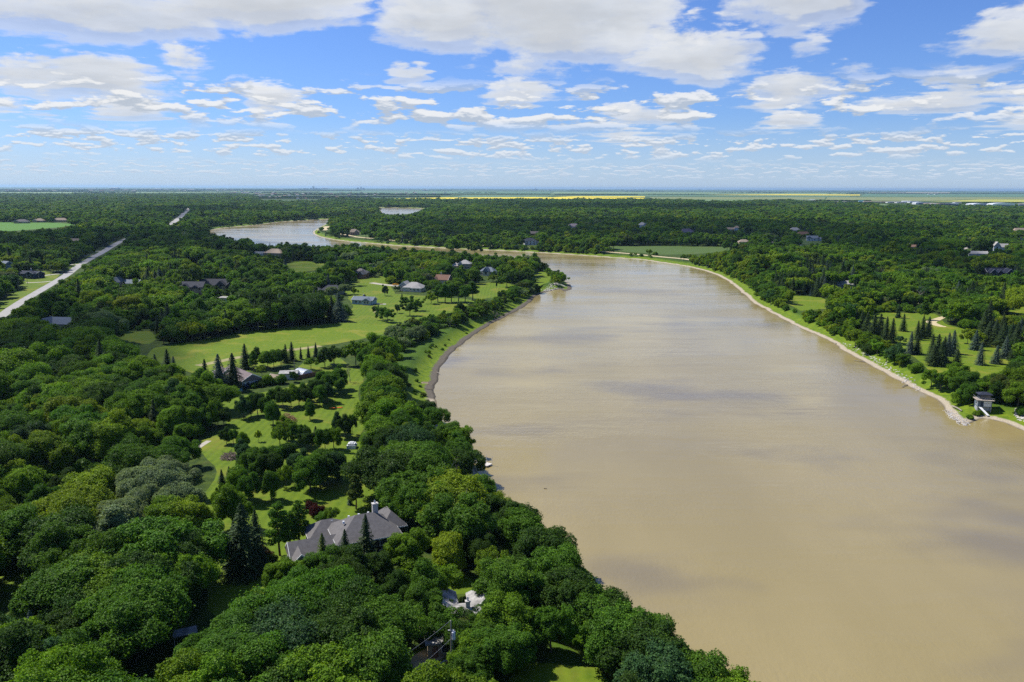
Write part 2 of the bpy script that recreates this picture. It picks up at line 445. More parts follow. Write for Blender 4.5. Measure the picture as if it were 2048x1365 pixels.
def ribbon(name, pts, width, z, mat, uvscale=1.0):
    """a strip of road along ground points, smoothed"""
    p = np.array(pts, float); q = []
    for i in range(len(p) - 1):
        p0 = p[max(i - 1, 0)]; p1 = p[i]; p2 = p[i + 1]; p3 = p[min(i + 2, len(p) - 1)]
        for t in np.linspace(0, 1, 8, endpoint=False):
            q.append(.5 * ((2 * p1) + (-p0 + p2) * t + (2 * p0 - 5 * p1 + 4 * p2 - p3) * t * t + (-p0 + 3 * p1 - 3 * p2 + p3) * t ** 3))
    q.append(p[-1]); q = np.array(q)
    tn = np.gradient(q, axis=0); tn /= np.linalg.norm(tn, axis=1)[:, None] + 1e-9
    nn = np.stack([-tn[:, 1], tn[:, 0]], 1)
    w = np.broadcast_to(np.asarray(width, float), (len(q),)) if np.ndim(width) == 0 else np.interp(np.linspace(0, 1, len(q)), np.linspace(0, 1, len(width)), width)
    jit = 1 + (vnoise(q[:, 0] / 9, q[:, 1] / 9, 2) - .5) * .12
    L = q + nn * (w * jit / 2)[:, None]; Rr = q - nn * (w * jit / 2)[:, None]
    V = [(a[0], a[1], z) for a in L] + [(a[0], a[1], z) for a in Rr]; n = len(q)
    F = [(i, i + n, i + 1 + n, i + 1) for i in range(n - 1)]
    me = bpy.data.meshes.new(name); me.from_pydata(V, [], F); me.materials.append(mat)
    bm = bmesh.new(); bm.from_mesh(me); bmesh.ops.recalc_face_normals(bm, faces=bm.faces)
    if bm.faces and sum(f.normal.z for f in bm.faces) < 0: bmesh.ops.reverse_faces(bm, faces=bm.faces)
    bm.to_mesh(me); bm.free()
    o = bpy.data.objects.new(name, me); COL.objects.link(o); o['kind'] = 'structure'
    return o


def mat_grass(name, a, b, dry, drya=.5, stripes=0.0):
    m, T = new_mat(name)
    pos = T.n('ShaderNodeNewGeometry').outputs['Position']
    n1 = T.noise(pos, 0.5, 5, .65); n2 = T.noise(pos, 0.055, 4, .6, 0.6); n3 = T.noise(pos, 4.0, 3, .6)
    c = T.mix(T.ramp(n1, .3, .7), rgb(*a), rgb(*b))
    c = T.mix(T.m('MULTIPLY', T.ramp(n2, .48, .68), drya), c, rgb(*dry))
    c = T.mix(T.m('MULTIPLY', T.ramp(n3, .35, .75), .35), c, rgb(*[q * .62 for q in a]))
    if stripes:
        wv = T.n('ShaderNodeTexWave'); T.put(wv.inputs['Vector'], pos); wv.inputs['Scale'].default_value = 0.12; wv.inputs['Distortion'].default_value = 2.5
        wv.inputs['Detail'].default_value = 2; wv.inputs['Detail Scale'].default_value = .3
        c = T.mix(T.m('MULTIPLY', wv.outputs['Fac'], stripes), c, rgb(*[q * 1.25 for q in b]))
    return finish(m, T, c, .85, .15, bump=n3, strength=.4, dist=.15)


def mat_plain(name, col, var=.15, scale=1.0, rough=.8, spec=.3, **kw):
    m, T = new_mat(name)
    pos = T.n('ShaderNodeTexCoord').outputs['Object']
    n = T.noise(pos, scale, 5, .6)
    c = T.mix(T.ramp(n, .3, .7), rgb(*[q * (1 - var) for q in col]), rgb(*[min(1, q * (1 + var)) for q in col]))
    return finish(m, T, c, rough, spec, **kw)


build_ground(); build_water()
G_LAWN = mat_grass('lawn_grass', (.070, .125, .006), (.115, .170, .008), (.20, .19, .025), .85, .35)
G_MEADOW = mat_grass('meadow_grass', (.088, .155, .007), (.150, .205, .009), (.24, .225, .03), .7)
G_FIELD = mat_grass('field_grass', (.060, .105, .02), (.085, .135, .03), (.12, .13, .05), .4)
G_GREEN = mat_grass('crop_green', (.075, .18, .02), (.09, .21, .025), (.10, .2, .03), .3)
for k, w in LAWN_W.items():
    nm = 'lawn'
    mt = {'meadow': G_MEADOW, 'point_meadow': G_MEADOW, 'east_lawn': G_MEADOW, 'east_side_lawn': G_MEADOW, 'east_glade': G_MEADOW, 'riverside_field': G_FIELD, 'west_field': G_GREEN, 'east_yard': G_FIELD, 'far_bank_garden': G_FIELD}.get(k, G_LAWN)
    dd = shore_dist(w)
    if k in ('meadow', 'point_meadow'): nm = 'meadow'
    if 'field' in k: nm = 'field'
    sheet(nm, w, .012 + .003 * (hash(k) % 5 if False else len(k) % 5), mt, 1.2)
M_GRAVEL = mat_plain('gravel', (.38, .345, .29), .12, .6)
M_ROAD = mat_plain('road_surface', (.31, .30, .285), .10, .15)
M_TRACK = mat_plain('dirt_track', (.27, .24, .10), .25, .3)
M_SANDY = mat_plain('sandy_gravel', (.50, .41, .24), .18, .5)
road_px = [(-60, 672), (0, 634), (35, 609), (66, 590), (102, 569), (132, 551), (155, 534), (184, 516), (203, 506), (227, 491), (246, 481.5), (272, 471), (300, 461), (338, 449.5), (359, 436), (379, 417), (387, 409)]
ROAD_W = gpoly(road_px)
ribbon('road', ROAD_W, [7, 7, 7, 7.5, 9, 10, 13, 18], .03, M_ROAD)
FAR_ROAD_W = gpoly([(660, 466), (685, 469), (711, 474), (746, 477.5), (776, 480.5), (824, 484), (893, 487.5), (960, 491), (1028, 493), (1070, 496), (1133, 499.5), (1203, 503.5), (1250, 507), (1287, 510.5), (1327, 514.5), (1374, 519), (1420, 527)])
ribbon('far_bank_road', FAR_ROAD_W, 9, .032, M_SANDY)
DRIVES = [
    ('gravel_driveway', [(382, 803), (410, 792), (440, 784), (470, 776), (485, 771)], [4, 7, 9, 9, 6], M_GRAVEL),
    ('dirt_track', [(395, 732), (440, 723), (490, 713), (560, 703), (610, 697), (640, 692)], 5, M_TRACK),
    ('sandy_driveway', [(790, 1400), (825, 1345), (852, 1318), (885, 1300), (905, 1285)], [4, 4, 4.6, 4.2, 3], M_SANDY),
    ('sandy_driveway', [(905, 1285), (875, 1270), (855, 1255), (862, 1240)], [4, 3.5, 3.5, 3], M_SANDY),
    ('garden_path', [(382, 906), (402, 892), (418, 882)], 1.8, M_GRAVEL),
    ('gravel_driveway', [(742, 566), (770, 570), (800, 573), (812, 578)], [6, 6, 8, 9], M_GRAVEL),
    ('gravel_driveway', [(52, 566), (80, 565), (102, 563)], 4, M_GRAVEL),
    ('gravel_driveway', [(85, 552), (110, 549), (128, 547)], 5, M_GRAVEL),
    ('gravel_driveway', [(105, 544), (122, 543), (134, 543)], 5, M_GRAVEL),
    ('gravel_driveway', [(140, 530), (150, 529), (160, 530)], 6, M_GRAVEL),
    ('gravel_driveway', [(165, 512), (175, 511), (188, 511)], 6, M_GRAVEL),
    ('gravel_driveway', [(190, 503), (200, 503), (207, 504)], 6, M_GRAVEL),
    ('gravel_driveway', [(74, 653), (88, 652), (100, 655)], 5, M_GRAVEL),
    ('garden_path', [(748, 612), (753, 618), (750, 626)], 2, M_TRACK),
    ('sandy_driveway', [(1888, 634), (1872, 640), (1862, 645), (1878, 652), (1892, 654)], [3, 5, 6, 5, 3], M_SANDY),
    ('gravel_driveway', [(1540, 484), (1555, 486), (1572, 489)], 12, M_GRAVEL),
    ('gravel_driveway', [(1908, 502), (1925, 498), (1940, 494), (1948, 493), (1925, 494)], 9, M_GRAVEL),
    ('gravel_driveway', [(643, 461), (652, 456), (657, 453)], [18, 22, 14], M_SANDY),
    ('gravel_driveway', [(1580, 466), (1600, 490), (1612, 494)], 4, M_SANDY),
]
DRIVE_W = []
for i, (nm, pp, w, mt) in enumerate(DRIVES):
    g = gpoly(pp); DRIVE_W.append((g, np.max(w))); ribbon(nm, g, w, .036 + .003 * (i % 4), mt)

# far farmland: long narrow strips as seen at a grazing angle
def fieldpx(name, pix, mat, z): return sheet(name, gpoly(pix), z, mat, 0, 400)
M_CANOLA = mat_plain('canola', (.70, .56, .012), .12, .01)
M_CROPA = mat_plain('crop_blue_green', (.085, .17, .075), .12, .004)
M_CROPB = mat_plain('crop_olive', (.19, .215, .07), .12, .004)
M_CROPC = mat_plain('crop_pale', (.17, .25, .095), .12, .004)
M_STUB = mat_plain('stubble', (.28, .25, .15), .12, .004)
Zf = .5
FIELDS = [
    ('canola_field', [(760, 400.4), (905, 401.2), (1100, 401), (1290, 401), (1290, 396.2), (1180, 395.8), (1060, 394.6), (900, 395.2), (760, 398)], M_CANOLA),
    ('canola_field', [(1100, 395.2), (1240, 395.3), (1290, 394.5), (1290, 393), (1150, 393)], M_CANOLA),
    ('crop_field', [(900, 395.4), (1090, 394.6), (1110, 391.5), (930, 391)], M_CROPA),
    ('crop_field', [(1300, 404), (1640, 405), (1640, 399.5), (1300, 399.5)], M_CROPC),
    ('crop_field', [(1300, 398.8), (1650, 398.8), (1650, 395), (1300, 395)], M_CROPB),
    ('canola_field', [(1410, 390.4), (1560, 390.9), (1720, 391.4), (1720, 389.6), (1560, 389)], M_CANOLA),
    ('crop_field', [(1180, 392.4), (1700, 394.3), (1700, 392), (1190, 390.6)], M_CROPA),
    ('crop_field', [(1650, 407.5), (1700, 411.5), (1770, 415.5), (1960, 417.5), (2140, 420.5), (2140, 415.4), (1800, 411), (1700, 406.8)], M_CROPC),
    ('crop_field', [(1860, 403.4), (2140, 405.2), (2140, 399.8), (1960, 399.4)], mat_plain('ripening_canola', (.36, .36, .05), .15, .004)),
    ('crop_field', [(1650, 401), (1860, 402.6), (1940, 399), (2140, 398.6), (2140, 395), (1655, 395)], M_CROPB),
    ('crop_field', [(505, 407), (630, 407), (640, 402.2), (520, 402)], M_CROPA),
    ('crop_field', [(-160, 387.8), (120, 387.2), (360, 386.6), (500, 384.6), (500, 382.4), (100, 384), (-160, 384.4)], M_CROPC),
    ('crop_field', [(640, 386), (1100, 388.5), (1100, 384), (640, 382.4)], M_CROPA),
    ('crop_field', [(1100, 387.4), (1700, 389), (1700, 386), (1110, 384.6)], M_CROPC),
    ('stubble_field', [(1735, 386.2), (1900, 387.2), (1900, 385), (1735, 384.6)], M_STUB),
    ('crop_field', [(1720, 394), (2140, 394.4), (2140, 389), (1730, 388)], M_CROPA),
]
for nm, pp, mt in FIELDS: fieldpx(nm, pp, mt, Zf)

# ------------------------------------------------------------------ trees
def unit(v): return v / (np.linalg.norm(v, axis=-1, keepdims=True) + 1e-9)


def leaf_mesh(C, N, S, rng, aspect=.8):
    """one tilted four-sided leaf clump per point"""
    n = len(C)
    t = unit(np.cross(N, unit(rng.normal(size=(n, 3))))); b = np.cross(N, t)
    s = S[:, None] * .5
    bend = N * (S[:, None] * .18)
    V = np.stack([C + t * s - bend, C + b * s * aspect + bend * .4, C - t * s - bend, C - b * s * aspect + bend * .4], 1).reshape(-1, 3)
    F = np.arange(n * 4).reshape(-1, 4)
    return V, F


ICO = None


def ico():
    global ICO
    if ICO is None:
        bm = bmesh.new(); bmesh.ops.create_icosphere(bm, subdivisions=1, radius=1.0)
        bm.verts.ensure_lookup_table()
        ICO = (np.array([v.co[:] for v in bm.verts]), np.array([[v.index for v in f.verts] for f in bm.faces])); bm.free()
    return ICO


class Parts:
    """collects vertices, faces, material slots and the per-face shade value v"""
    def __init__(s): s.V = []; s.F = []; s.M = []; s.S = []; s.n = 0

    def faces(s, F, mat=0):
        F = np.asarray(F); s.F.append(F + s.n - len(s.V[-1])); s.M.append(np.full(len(F), mat)); s.S.append(np.full(len(F), .5))

    def add(s, V, F, mat=0, shade=None):
        F = np.asarray(F); s.V.append(V)
        s.F.append((F + s.n)); s.M.append(np.full(len(F), mat)); s.S.append(np.full(len(F), .5) if shade is None else shade)
        s.n += len(V)

    def mesh(s, name, mats, smooth=False):
        me = bpy.data.meshes.new(name)
        V = np.vstack(s.V)
        me.vertices.add(len(V)); me.vertices.foreach_set('co', V.astype(np.float32).ravel())
        flat = np.concatenate([f.ravel() for f in s.F]); cnt = np.concatenate([np.full(len(f), f.shape[1]) for f in s.F])
        me.loops.add(len(flat)); me.loops.foreach_set('vertex_index', flat.astype(np.int32))
        me.polygons.add(len(cnt)); me.polygons.foreach_set('loop_start', np.concatenate([[0], np.cumsum(cnt)[:-1]]).astype(np.int32))
        me.polygons.foreach_set('material_index', np.concatenate(s.M).astype(np.int32))
        me.update(calc_edges=True)
        at = me.attributes.new('v', 'FLOAT', 'FACE'); at.data.foreach_set('value', np.concatenate(s.S).astype(np.float32))
        for m in mats: me.materials.append(m)
        if not smooth: me.shade_flat()
        return me


def tube(pts, rad, sides=6):
    pts = np.asarray(pts, float); n = len(pts); V = []; F = []
    for i in range(n):
        d = unit(pts[min(i + 1, n - 1)] - pts[max(i - 1, 0)]); a = unit(np.cross(d, [0.31, 0.95, 0.1])); b = np.cross(d, a)
        for k in range(sides):
            an = 2 * math.pi * k / sides; V.append(pts[i] + (a * math.cos(an) + b * math.sin(an)) * rad[i])
    for i in range(n - 1):
        for k in range(sides):
            F.append((i * sides + k, i * sides + (k + 1) % sides, (i + 1) * sides + (k + 1) % sides, (i + 1) * sides + k))
    return np.array(V), np.array(F)


def lobes_broad(rng, R_, Hc, zc, nl, squash=.75, rl=(.16, .35), spread=.76):
    L = []; skew = rng.uniform(0, 6.28, 2)
    for i in range(nl):
        ph = i * 2.399963 + rng.uniform(-.4, .4); ct = 1 - 1.5 * (i + .5) / nl; st = math.sqrt(max(0, 1 - ct * ct))
        d = np.array([math.cos(ph) * st, math.sin(ph) * st, ct]); k = spread * (1 + .24 * math.sin(2 * ph + skew[0]) * st + .16 * math.sin(3 * ph + skew[1])) * rng.uniform(.70, 1.38)
        L.append((np.array([0, 0, zc]) + d * [R_, R_, Hc] * k, R_ * rng.uniform(*rl)))
    if nl > 30:                       # sprigs that break the outline
        for i in range(46):
            d = unit(rng.normal(size=3)); d[2] = abs(d[2]) * .9 - .2; b, r_ = L[rng.integers(0, len(L))]
            L.append((b + d * [r_, r_, r_ * .9] * rng.uniform(.8, 1.25), R_ * rng.uniform(.07, .14)))
    L.append((np.array([0, 0, zc + Hc * .1]), R_ * .5))
    return L


def foliage(P, L, rng, dens, size, mat=0, up_bias=.25, droop=0.0, squash=.85, jag=.40):
    ph = rng.uniform(0, 6, (3, 3))
    cs = np.array([c for c, r in L]); rs = np.array([r for c, r in L])
    for c, r in L:
        n = max(4, int(dens * r * r * 12.6))
        d = unit(rng.normal(size=(n, 3)))
        w = np.sin(d[:, 0] * 5 + ph[0, 0] + c[0]) * np.sin(d[:, 1] * 5 + ph[1, 1] + c[1]) + .6 * np.sin(d[:, 2] * 9 + ph[2, 2] + c[0] * 2) * np.sin(d[:, 0] * 9 + c[1])
        rr = r * (1 + jag * .55 * w + rng.normal(size=n) * jag * .28)
        C = c + d * rr[:, None] * [1, 1, squash]
        dd = np.linalg.norm((C[:, None, :] - cs[None]) / [1, 1, squash], axis=2) / rs[None]
        keep = (dd < .72).sum(1) == 0
        C, d = C[keep], d[keep]
        if len(C) == 0: continue
        N = unit(d * .8 + rng.normal(size=C.shape) * .38 + [0, 0, up_bias])
        S = size * rng.uniform(.65, 1.35, len(C))
        V, F = leaf_mesh(C, N, S, rng)
        P.add(V, F, mat, np.clip(rng.normal(.5, .2, len(F)) + rng.uniform(-.12, .12), 0, 1))


def cores(P, L, rng, mat=0, k=.74):
    V0, F0 = ico()
    for c, r in L:
        V = c + V0 * r * k * rng.uniform(.85, 1.1, (len(V0), 1)) * [1, 1, .85]
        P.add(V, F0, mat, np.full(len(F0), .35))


def trunk_parts(P, rng, H, r, L, mat, limbs=5, lean=.03, sides=6, top=.75):
    z = np.linspace(0, H * top, 5); off = np.cumsum(rng.normal(0, lean * H * .2, (5, 2)), 0); off[0] = 0
    pts = np.column_stack([off, z]); V, F = tube(pts, np.linspace(r, r * .35, 5), sides); P.add(V, F, mat)
    idx = rng.permutation(min(len(L), 40))[:limbs]
    for i in idx:
        c = L[i][0] * (rng.uniform(1.0, 1.22) if sides == 6 else 1.0); s = pts[2] * .6 + pts[1] * .4 if rng.random() < .5 else pts[2]
        mid = (s + c) / 2 + [0, 0, -.06 * H]
        V, F = tube([s, mid, c], [r * .4, r * .26, r * .12], 4); P.add(V, F, mat)


def broad_tree(seed, H=12.0, Rr=5.2, lod=0, style='round'):
    rng = np.random.default_rng(seed); wood, leaf = Parts(), Parts()
    nl = {0: 42, 1: 18, 2: 7}[lod]; dens = {0: 27.0, 1: 7.5, 2: 1.6}[lod]; size = {0: .33, 1: .70, 2: 1.45}[lod]
    if style == 'round': L = lobes_broad(rng, Rr, H * .40, H * .58, nl)
    elif style == 'flat': L = lobes_broad(rng, Rr * 1.12, H * .30, H * .64, nl, rl=(.24, .38), spread=.74)
    elif style == 'tall': L = lobes_broad(rng, Rr * .72, H * .46, H * .54, nl, rl=(.34, .5))
    elif style == 'poplar': L = lobes_broad(rng, Rr * .42, H * .5, H * .52, nl, rl=(.42, .62), spread=.62)
    elif style == 'willow': L = lobes_broad(rng, Rr * 1.15, H * .36, H * .60, nl, rl=(.24, .36), spread=.76)
    elif style == 'loose':
        L = lobes_broad(rng, Rr * .9, H * .36, H * .62, max(5, int(nl * .6)), rl=(.20, .32), spread=.85)
    elif style == 'bush': L = [(c * [1, 1, .9], r) for c, r in lobes_broad(rng, Rr * .8, H * .45, H * .42, max(5, nl // 2), rl=(.36, .5))]
    if lod == 2: L = [(c, r * 1.15) for c, r in L]
    if style == 'willow': foliage(leaf, L, rng, dens * 1.3, size * .8, 0, .5, jag=.2)
    else: foliage(leaf, L, rng, dens, size, 0)
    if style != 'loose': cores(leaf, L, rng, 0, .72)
    if lod < 2: trunk_parts(wood, rng, H, {'poplar': .22}.get(style, .30) * H / 12, L, 1, 5 if lod == 0 else 2, sides=6 if lod == 0 else 4)
    else: V, F = tube([(0, 0, 0), (0, 0, H * .5)], [.3, .2], 3); wood.add(V, F, 1)
    return leaf, wood


def spruce_tree(seed, H=13.0, lod=0, ragged=0.0):
    rng = np.random.default_rng(seed); wood, leaf = Parts(), Parts()
    tiers = {0: 19, 1: 12, 2: 6}[lod]; nb0 = {0: 14, 1: 10, 2: 7}[lod]
    Rb = H * .26; z0 = H * .07
    Cs, Ns, Ss = [], [], []
    V, F = [], []
    for i in range(tiers):
        t = i / (tiers - 1); z = z0 + (H - z0) * t ** .92; rad = Rb * (1 - t) ** .82 + .12
        nb = max(4, int(nb0 * (1 - t * .6)))
        for k in range(nb):
            an = 2 * math.pi * (k + rng.random() * .6) / nb + i * .7; L = rad * rng.uniform(.60, 1.22)
            if rng.random() < ragged: L *= .45
            d = np.array([math.cos(an), math.sin(an), 0]); s = np.array([-d[1], d[0], 0])
            wd = (.20 + .22 * rad / Rb) * {0: 1, 1: 1.7, 2: 2.6}[lod] * .9
            dro = -.34 * L; b = np.array([0, 0, z])
            p = [b + d * L * .12, b + d * L * .58 + s * wd + [0, 0, dro * .45], b + d * L + [0, 0, dro * .72], b + d * L * .58 - s * wd + [0, 0, dro * .45]]
            p2 = [b + d * L * .55 + [0, 0, dro * .35 + .1], b + d * L * .8 + s * wd * .55 + [0, 0, dro * .95], b + d * L * 1.02 + [0, 0, dro * .62], b + d * L * .8 - s * wd * .55 + [0, 0, dro * .95]]
            V += p; F.append([len(V) - 4 + q for q in range(4)])
            if lod < 2: V += p2; F.append([len(V) - 4 + q for q in range(4)])
    leaf.add(np.array(V), np.array(F), 0, np.clip(rng.normal(.5, .2, len(F)), 0, 1))
    if lod == 0:
        n = 1500; t = rng.random(n) ** 1.5; an = rng.random(n) * 6.283; rad = (Rb * (1 - t) ** .82 + .1) * rng.uniform(.55, 1.0, n)
        C = np.stack([np.cos(an) * rad, np.sin(an) * rad, z0 + (H - z0) * t - rad * .30], 1)
        N = unit(np.stack([np.cos(an), np.sin(an), np.full(n, .9)], 1) + rng.normal(size=(n, 3)) * .4)
        Vq, Fq = leaf_mesh(C, N, rng.uniform(.25, .5, n), rng, .5); leaf.add(Vq, Fq, 0, np.clip(rng.normal(.55, .2, n), 0, 1))
    # inner dark mass of twigs so the cone is not see-through
    ks = 8; zz = np.linspace(z0, H * .97, 5); Vc, Fc = tube([(0, 0, q) for q in zz], [(Rb * (1 - (q - z0) / (H - z0)) ** .9) * .42 + .03 for q in zz], ks)
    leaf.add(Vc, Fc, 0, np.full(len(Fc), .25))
    Vt, Ft = tube([(0, 0, 0), (0, 0, H * .3), (0, 0, H * .98)], [.26, .2, .03], 5 if lod == 0 else 3); wood.add(Vt, Ft, 1)
    return leaf, wood


def pine_tree(seed, H=13.0, lod=0):
    rng = np.random.default_rng(seed); wood, leaf = Parts(), Parts(); L = []
    n = {0: 26, 1: 14, 2: 7}[lod]
    pts = [np.array([0, 0, 0.])]; 
    for i in range(1, 6): pts.append(pts[-1] + [rng.normal(0, .18), rng.normal(0, .18), H * .19])
    V, F = tube(pts, np.linspace(.27, .06, 6), 6); wood.add(V, F, 1)
    for i in range(n):
        t = (i + .5) / n; z = H * (.30 + .66 * t); rad = H * .20 * (1 - t) ** .55 * rng.uniform(.6, 1.15); an = i * 2.4
        c = np.array([math.cos(an) * rad, math.sin(an) * rad, z]); L.append((c, H * .068 * rng.uniform(.8, 1.3) * (1.2 - .5 * t)))
        V, F = tube([(0, 0, z - .8), c], [.07, .03], 3); wood.add(V, F, 1)
    foliage(leaf, L, rng, {0: 22, 1: 8, 2: 2.5}[lod], {0: .38, 1: .7, 2: 1.3}[lod], 0, .3, squash=.55, jag=.35)
    return leaf, wood


def branch_tree(seed, H=11.0, lod=0, levels=4, thin=1.0):
    """a bare grey crown of forking branches"""
    rng = np.random.default_rng(seed); wood, leaf = Parts(), Parts(); tips = []

    def grow(p, d, L, r, lv):
        q = p + d * L; mid = (p + q) / 2 + rng.normal(0, L * .05, 3)
        V, F = tube([p, mid, q], [r, r * .8, r * .6], 5 if lv == levels else 3); wood.add(V, F, 1)
        if lv == 0: tips.append(q); return
        for _ in range(3 if lv > 1 else 3):
            nd = unit(d + rng.normal(0, .46, 3) + [0, 0, .16]); grow(q if rng.random() < .7 else mid, nd, L * rng.uniform(.55, .85), r * .55, lv - 1)
    grow(np.zeros(3), np.array([0, 0, 1.]), H * .28, .24 * thin, levels)
    tips = np.array(tips); k = rng.random(len(tips)) < .25
    C = tips[k]
    if len(C) == 0: C = tips[:2]
    V, F = leaf_mesh(C, unit(rng.normal(size=C.shape) + [0, 0, .5]), np.full(len(C), .45), rng); leaf.add(V, F, 0)
    return leaf, wood


def mat_leaf(name, inst=True):
    m, T = new_mat(name)
    tint = T.attr('tint', 'INSTANCER', 'Color')
    v = T.attr('v')
    pos = T.n('ShaderNodeTexCoord').outputs['Object']
    n = T.noise(pos, .45, 3, .6)
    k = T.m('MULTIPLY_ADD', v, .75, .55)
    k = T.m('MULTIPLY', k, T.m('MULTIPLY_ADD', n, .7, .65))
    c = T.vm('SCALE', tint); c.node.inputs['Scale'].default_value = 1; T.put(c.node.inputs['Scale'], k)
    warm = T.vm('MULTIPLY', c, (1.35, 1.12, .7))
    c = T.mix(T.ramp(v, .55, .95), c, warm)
    d = T.n('ShaderNodeBsdfPrincipled'); T.put(d.inputs['Base Color'], c); d.inputs['Roughness'].default_value = .55; d.inputs['Specular IOR Level'].default_value = .12
    tr = T.n('ShaderNodeBsdfTranslucent'); T.put(tr.inputs[0], T.vm('MULTIPLY', c, (1.5, 1.5, .6)))
    mx = T.n('ShaderNodeMixShader'); mx.inputs[0].default_value = .30
    T.t.links.new(d.outputs[0], mx.inputs[1]); T.t.links.new(tr.outputs[0], mx.inputs[2])
    o = T.n('ShaderNodeOutputMaterial'); T.t.links.new(mx.outputs[0], o.inputs[0])
    return m


M_LEAF = mat_leaf('foliage')
M_BARK = mat_plain('bark', (.115, .095, .075), .3, 1.5)
M_BARKR = mat_plain('pine_bark', (.19, .095, .045), .3, 1.5)
M_BARKG = mat_plain('weathered_wood', (.27, .235, .195), .25, 1.5)

# shape library: (kind, builder, nominal height, nominal crown radius, bark)
SPEC = []
for i in range(5): SPEC.append(('round', lambda lod, i=i: broad_tree(100 + i, 12, 5.2, lod, 'round'), 12, 5.2, M_BARK))
for i in range(3): SPEC.append(('flat', lambda lod, i=i: broad_tree(200 + i, 11, 5.4, lod, 'flat'), 11, 5.8, M_BARK))
for i in range(3): SPEC.append(('tall', lambda lod, i=i: broad_tree(300 + i, 13, 5.2, lod, 'tall'), 13, 3.8, M_BARK))
for i in range(2): SPEC.append(('loose', lambda lod, i=i: broad_tree(400 + i, 11, 5, lod, 'loose'), 11, 4.6, M_BARK))
for i in range(2): SPEC.append(('willow', lambda lod, i=i: broad_tree(500 + i, 12, 5.4, lod, 'willow'), 12, 6.0, M_BARK))
for i in range(1): SPEC.append(('poplar', lambda lod, i=i: broad_tree(600 + i, 14, 5, lod, 'poplar'), 14, 2.1, M_BARK))
for i in range(2): SPEC.append(('bush', lambda lod, i=i: broad_tree(700 + i, 5, 3.2, lod, 'bush'), 5, 2.8, M_BARK))
for i in range(3): SPEC.append(('spruce', lambda lod, i=i: spruce_tree(800 + i, 13, lod, .06 + .1 * i), 13, 2.5, M_BARK))
for i in range(2): SPEC.append(('pine', lambda lod, i=i: pine_tree(900 + i, 13, lod), 13, 3.0, M_BARKR))
for i in range(2): SPEC.append(('bare', lambda lod, i=i: branch_tree(950 + i, 11, lod, 5 if lod == 0 else 4 if lod == 1 else 3), 11, 4.0, M_BARKG))
KIDX = {}
for i, s in enumerate(SPEC): KIDX.setdefault(s[0], []).append(i)
NV = len(SPEC)

HI = {}          # (crown mesh, trunk mesh) per variant for individual trees
lib = bpy.data.collections.new('tree_shapes')
for lod in range(3):
    for i, (kind, fn, H0, R0, bark) in enumerate(SPEC):
        lf, wd = fn(lod)
        if lod == 0:
            w2 = Parts(); w2.V = wd.V; w2.F = wd.F; w2.M = [m * 0 for m in wd.M]; w2.S = wd.S; w2.n = wd.n
            HI[i] = (lf.mesh('crown', [M_LEAF]), w2.mesh('trunk', [bark]))
        allp = Parts()
        for q in (lf, wd):
            o = allp.n
            for V, F, M, S in zip(q.V, q.F, q.M, q.S): pass
            allp.V += q.V; allp.F += [f + o for f in q.F]; allp.M += q.M; allp.S += q.S; allp.n += q.n
        ob = bpy.data.objects.new('tree_shape_%02d' % (lod * NV + i), allp.mesh('tree_shape', [M_LEAF, bark]))
        lib.objects.link(ob)
print('tree tris', sum(len(p.polygons) * 2 for p in bpy.data.meshes if p.name.startswith(('tree_shape', 'crown', 'trunk'))))

PAL = {   # leaf colours (albedo)
    'dark': (.045, .100, .013), 'mid': (.074, .168, .014), 'bright': (.118, .225, .012), 'lime': (.175, .262, .013), 'olive': (.095, .140, .024),
    'silver': (.165, .235, .105), 'teal': (.050, .118, .038), 'spruce': (.044, .078, .026), 'blue': (.080, .125, .100), 'brown': (.10, .07, .035), 'red': (.055, .012, .012), 'grey': (.09, .10, .06)}


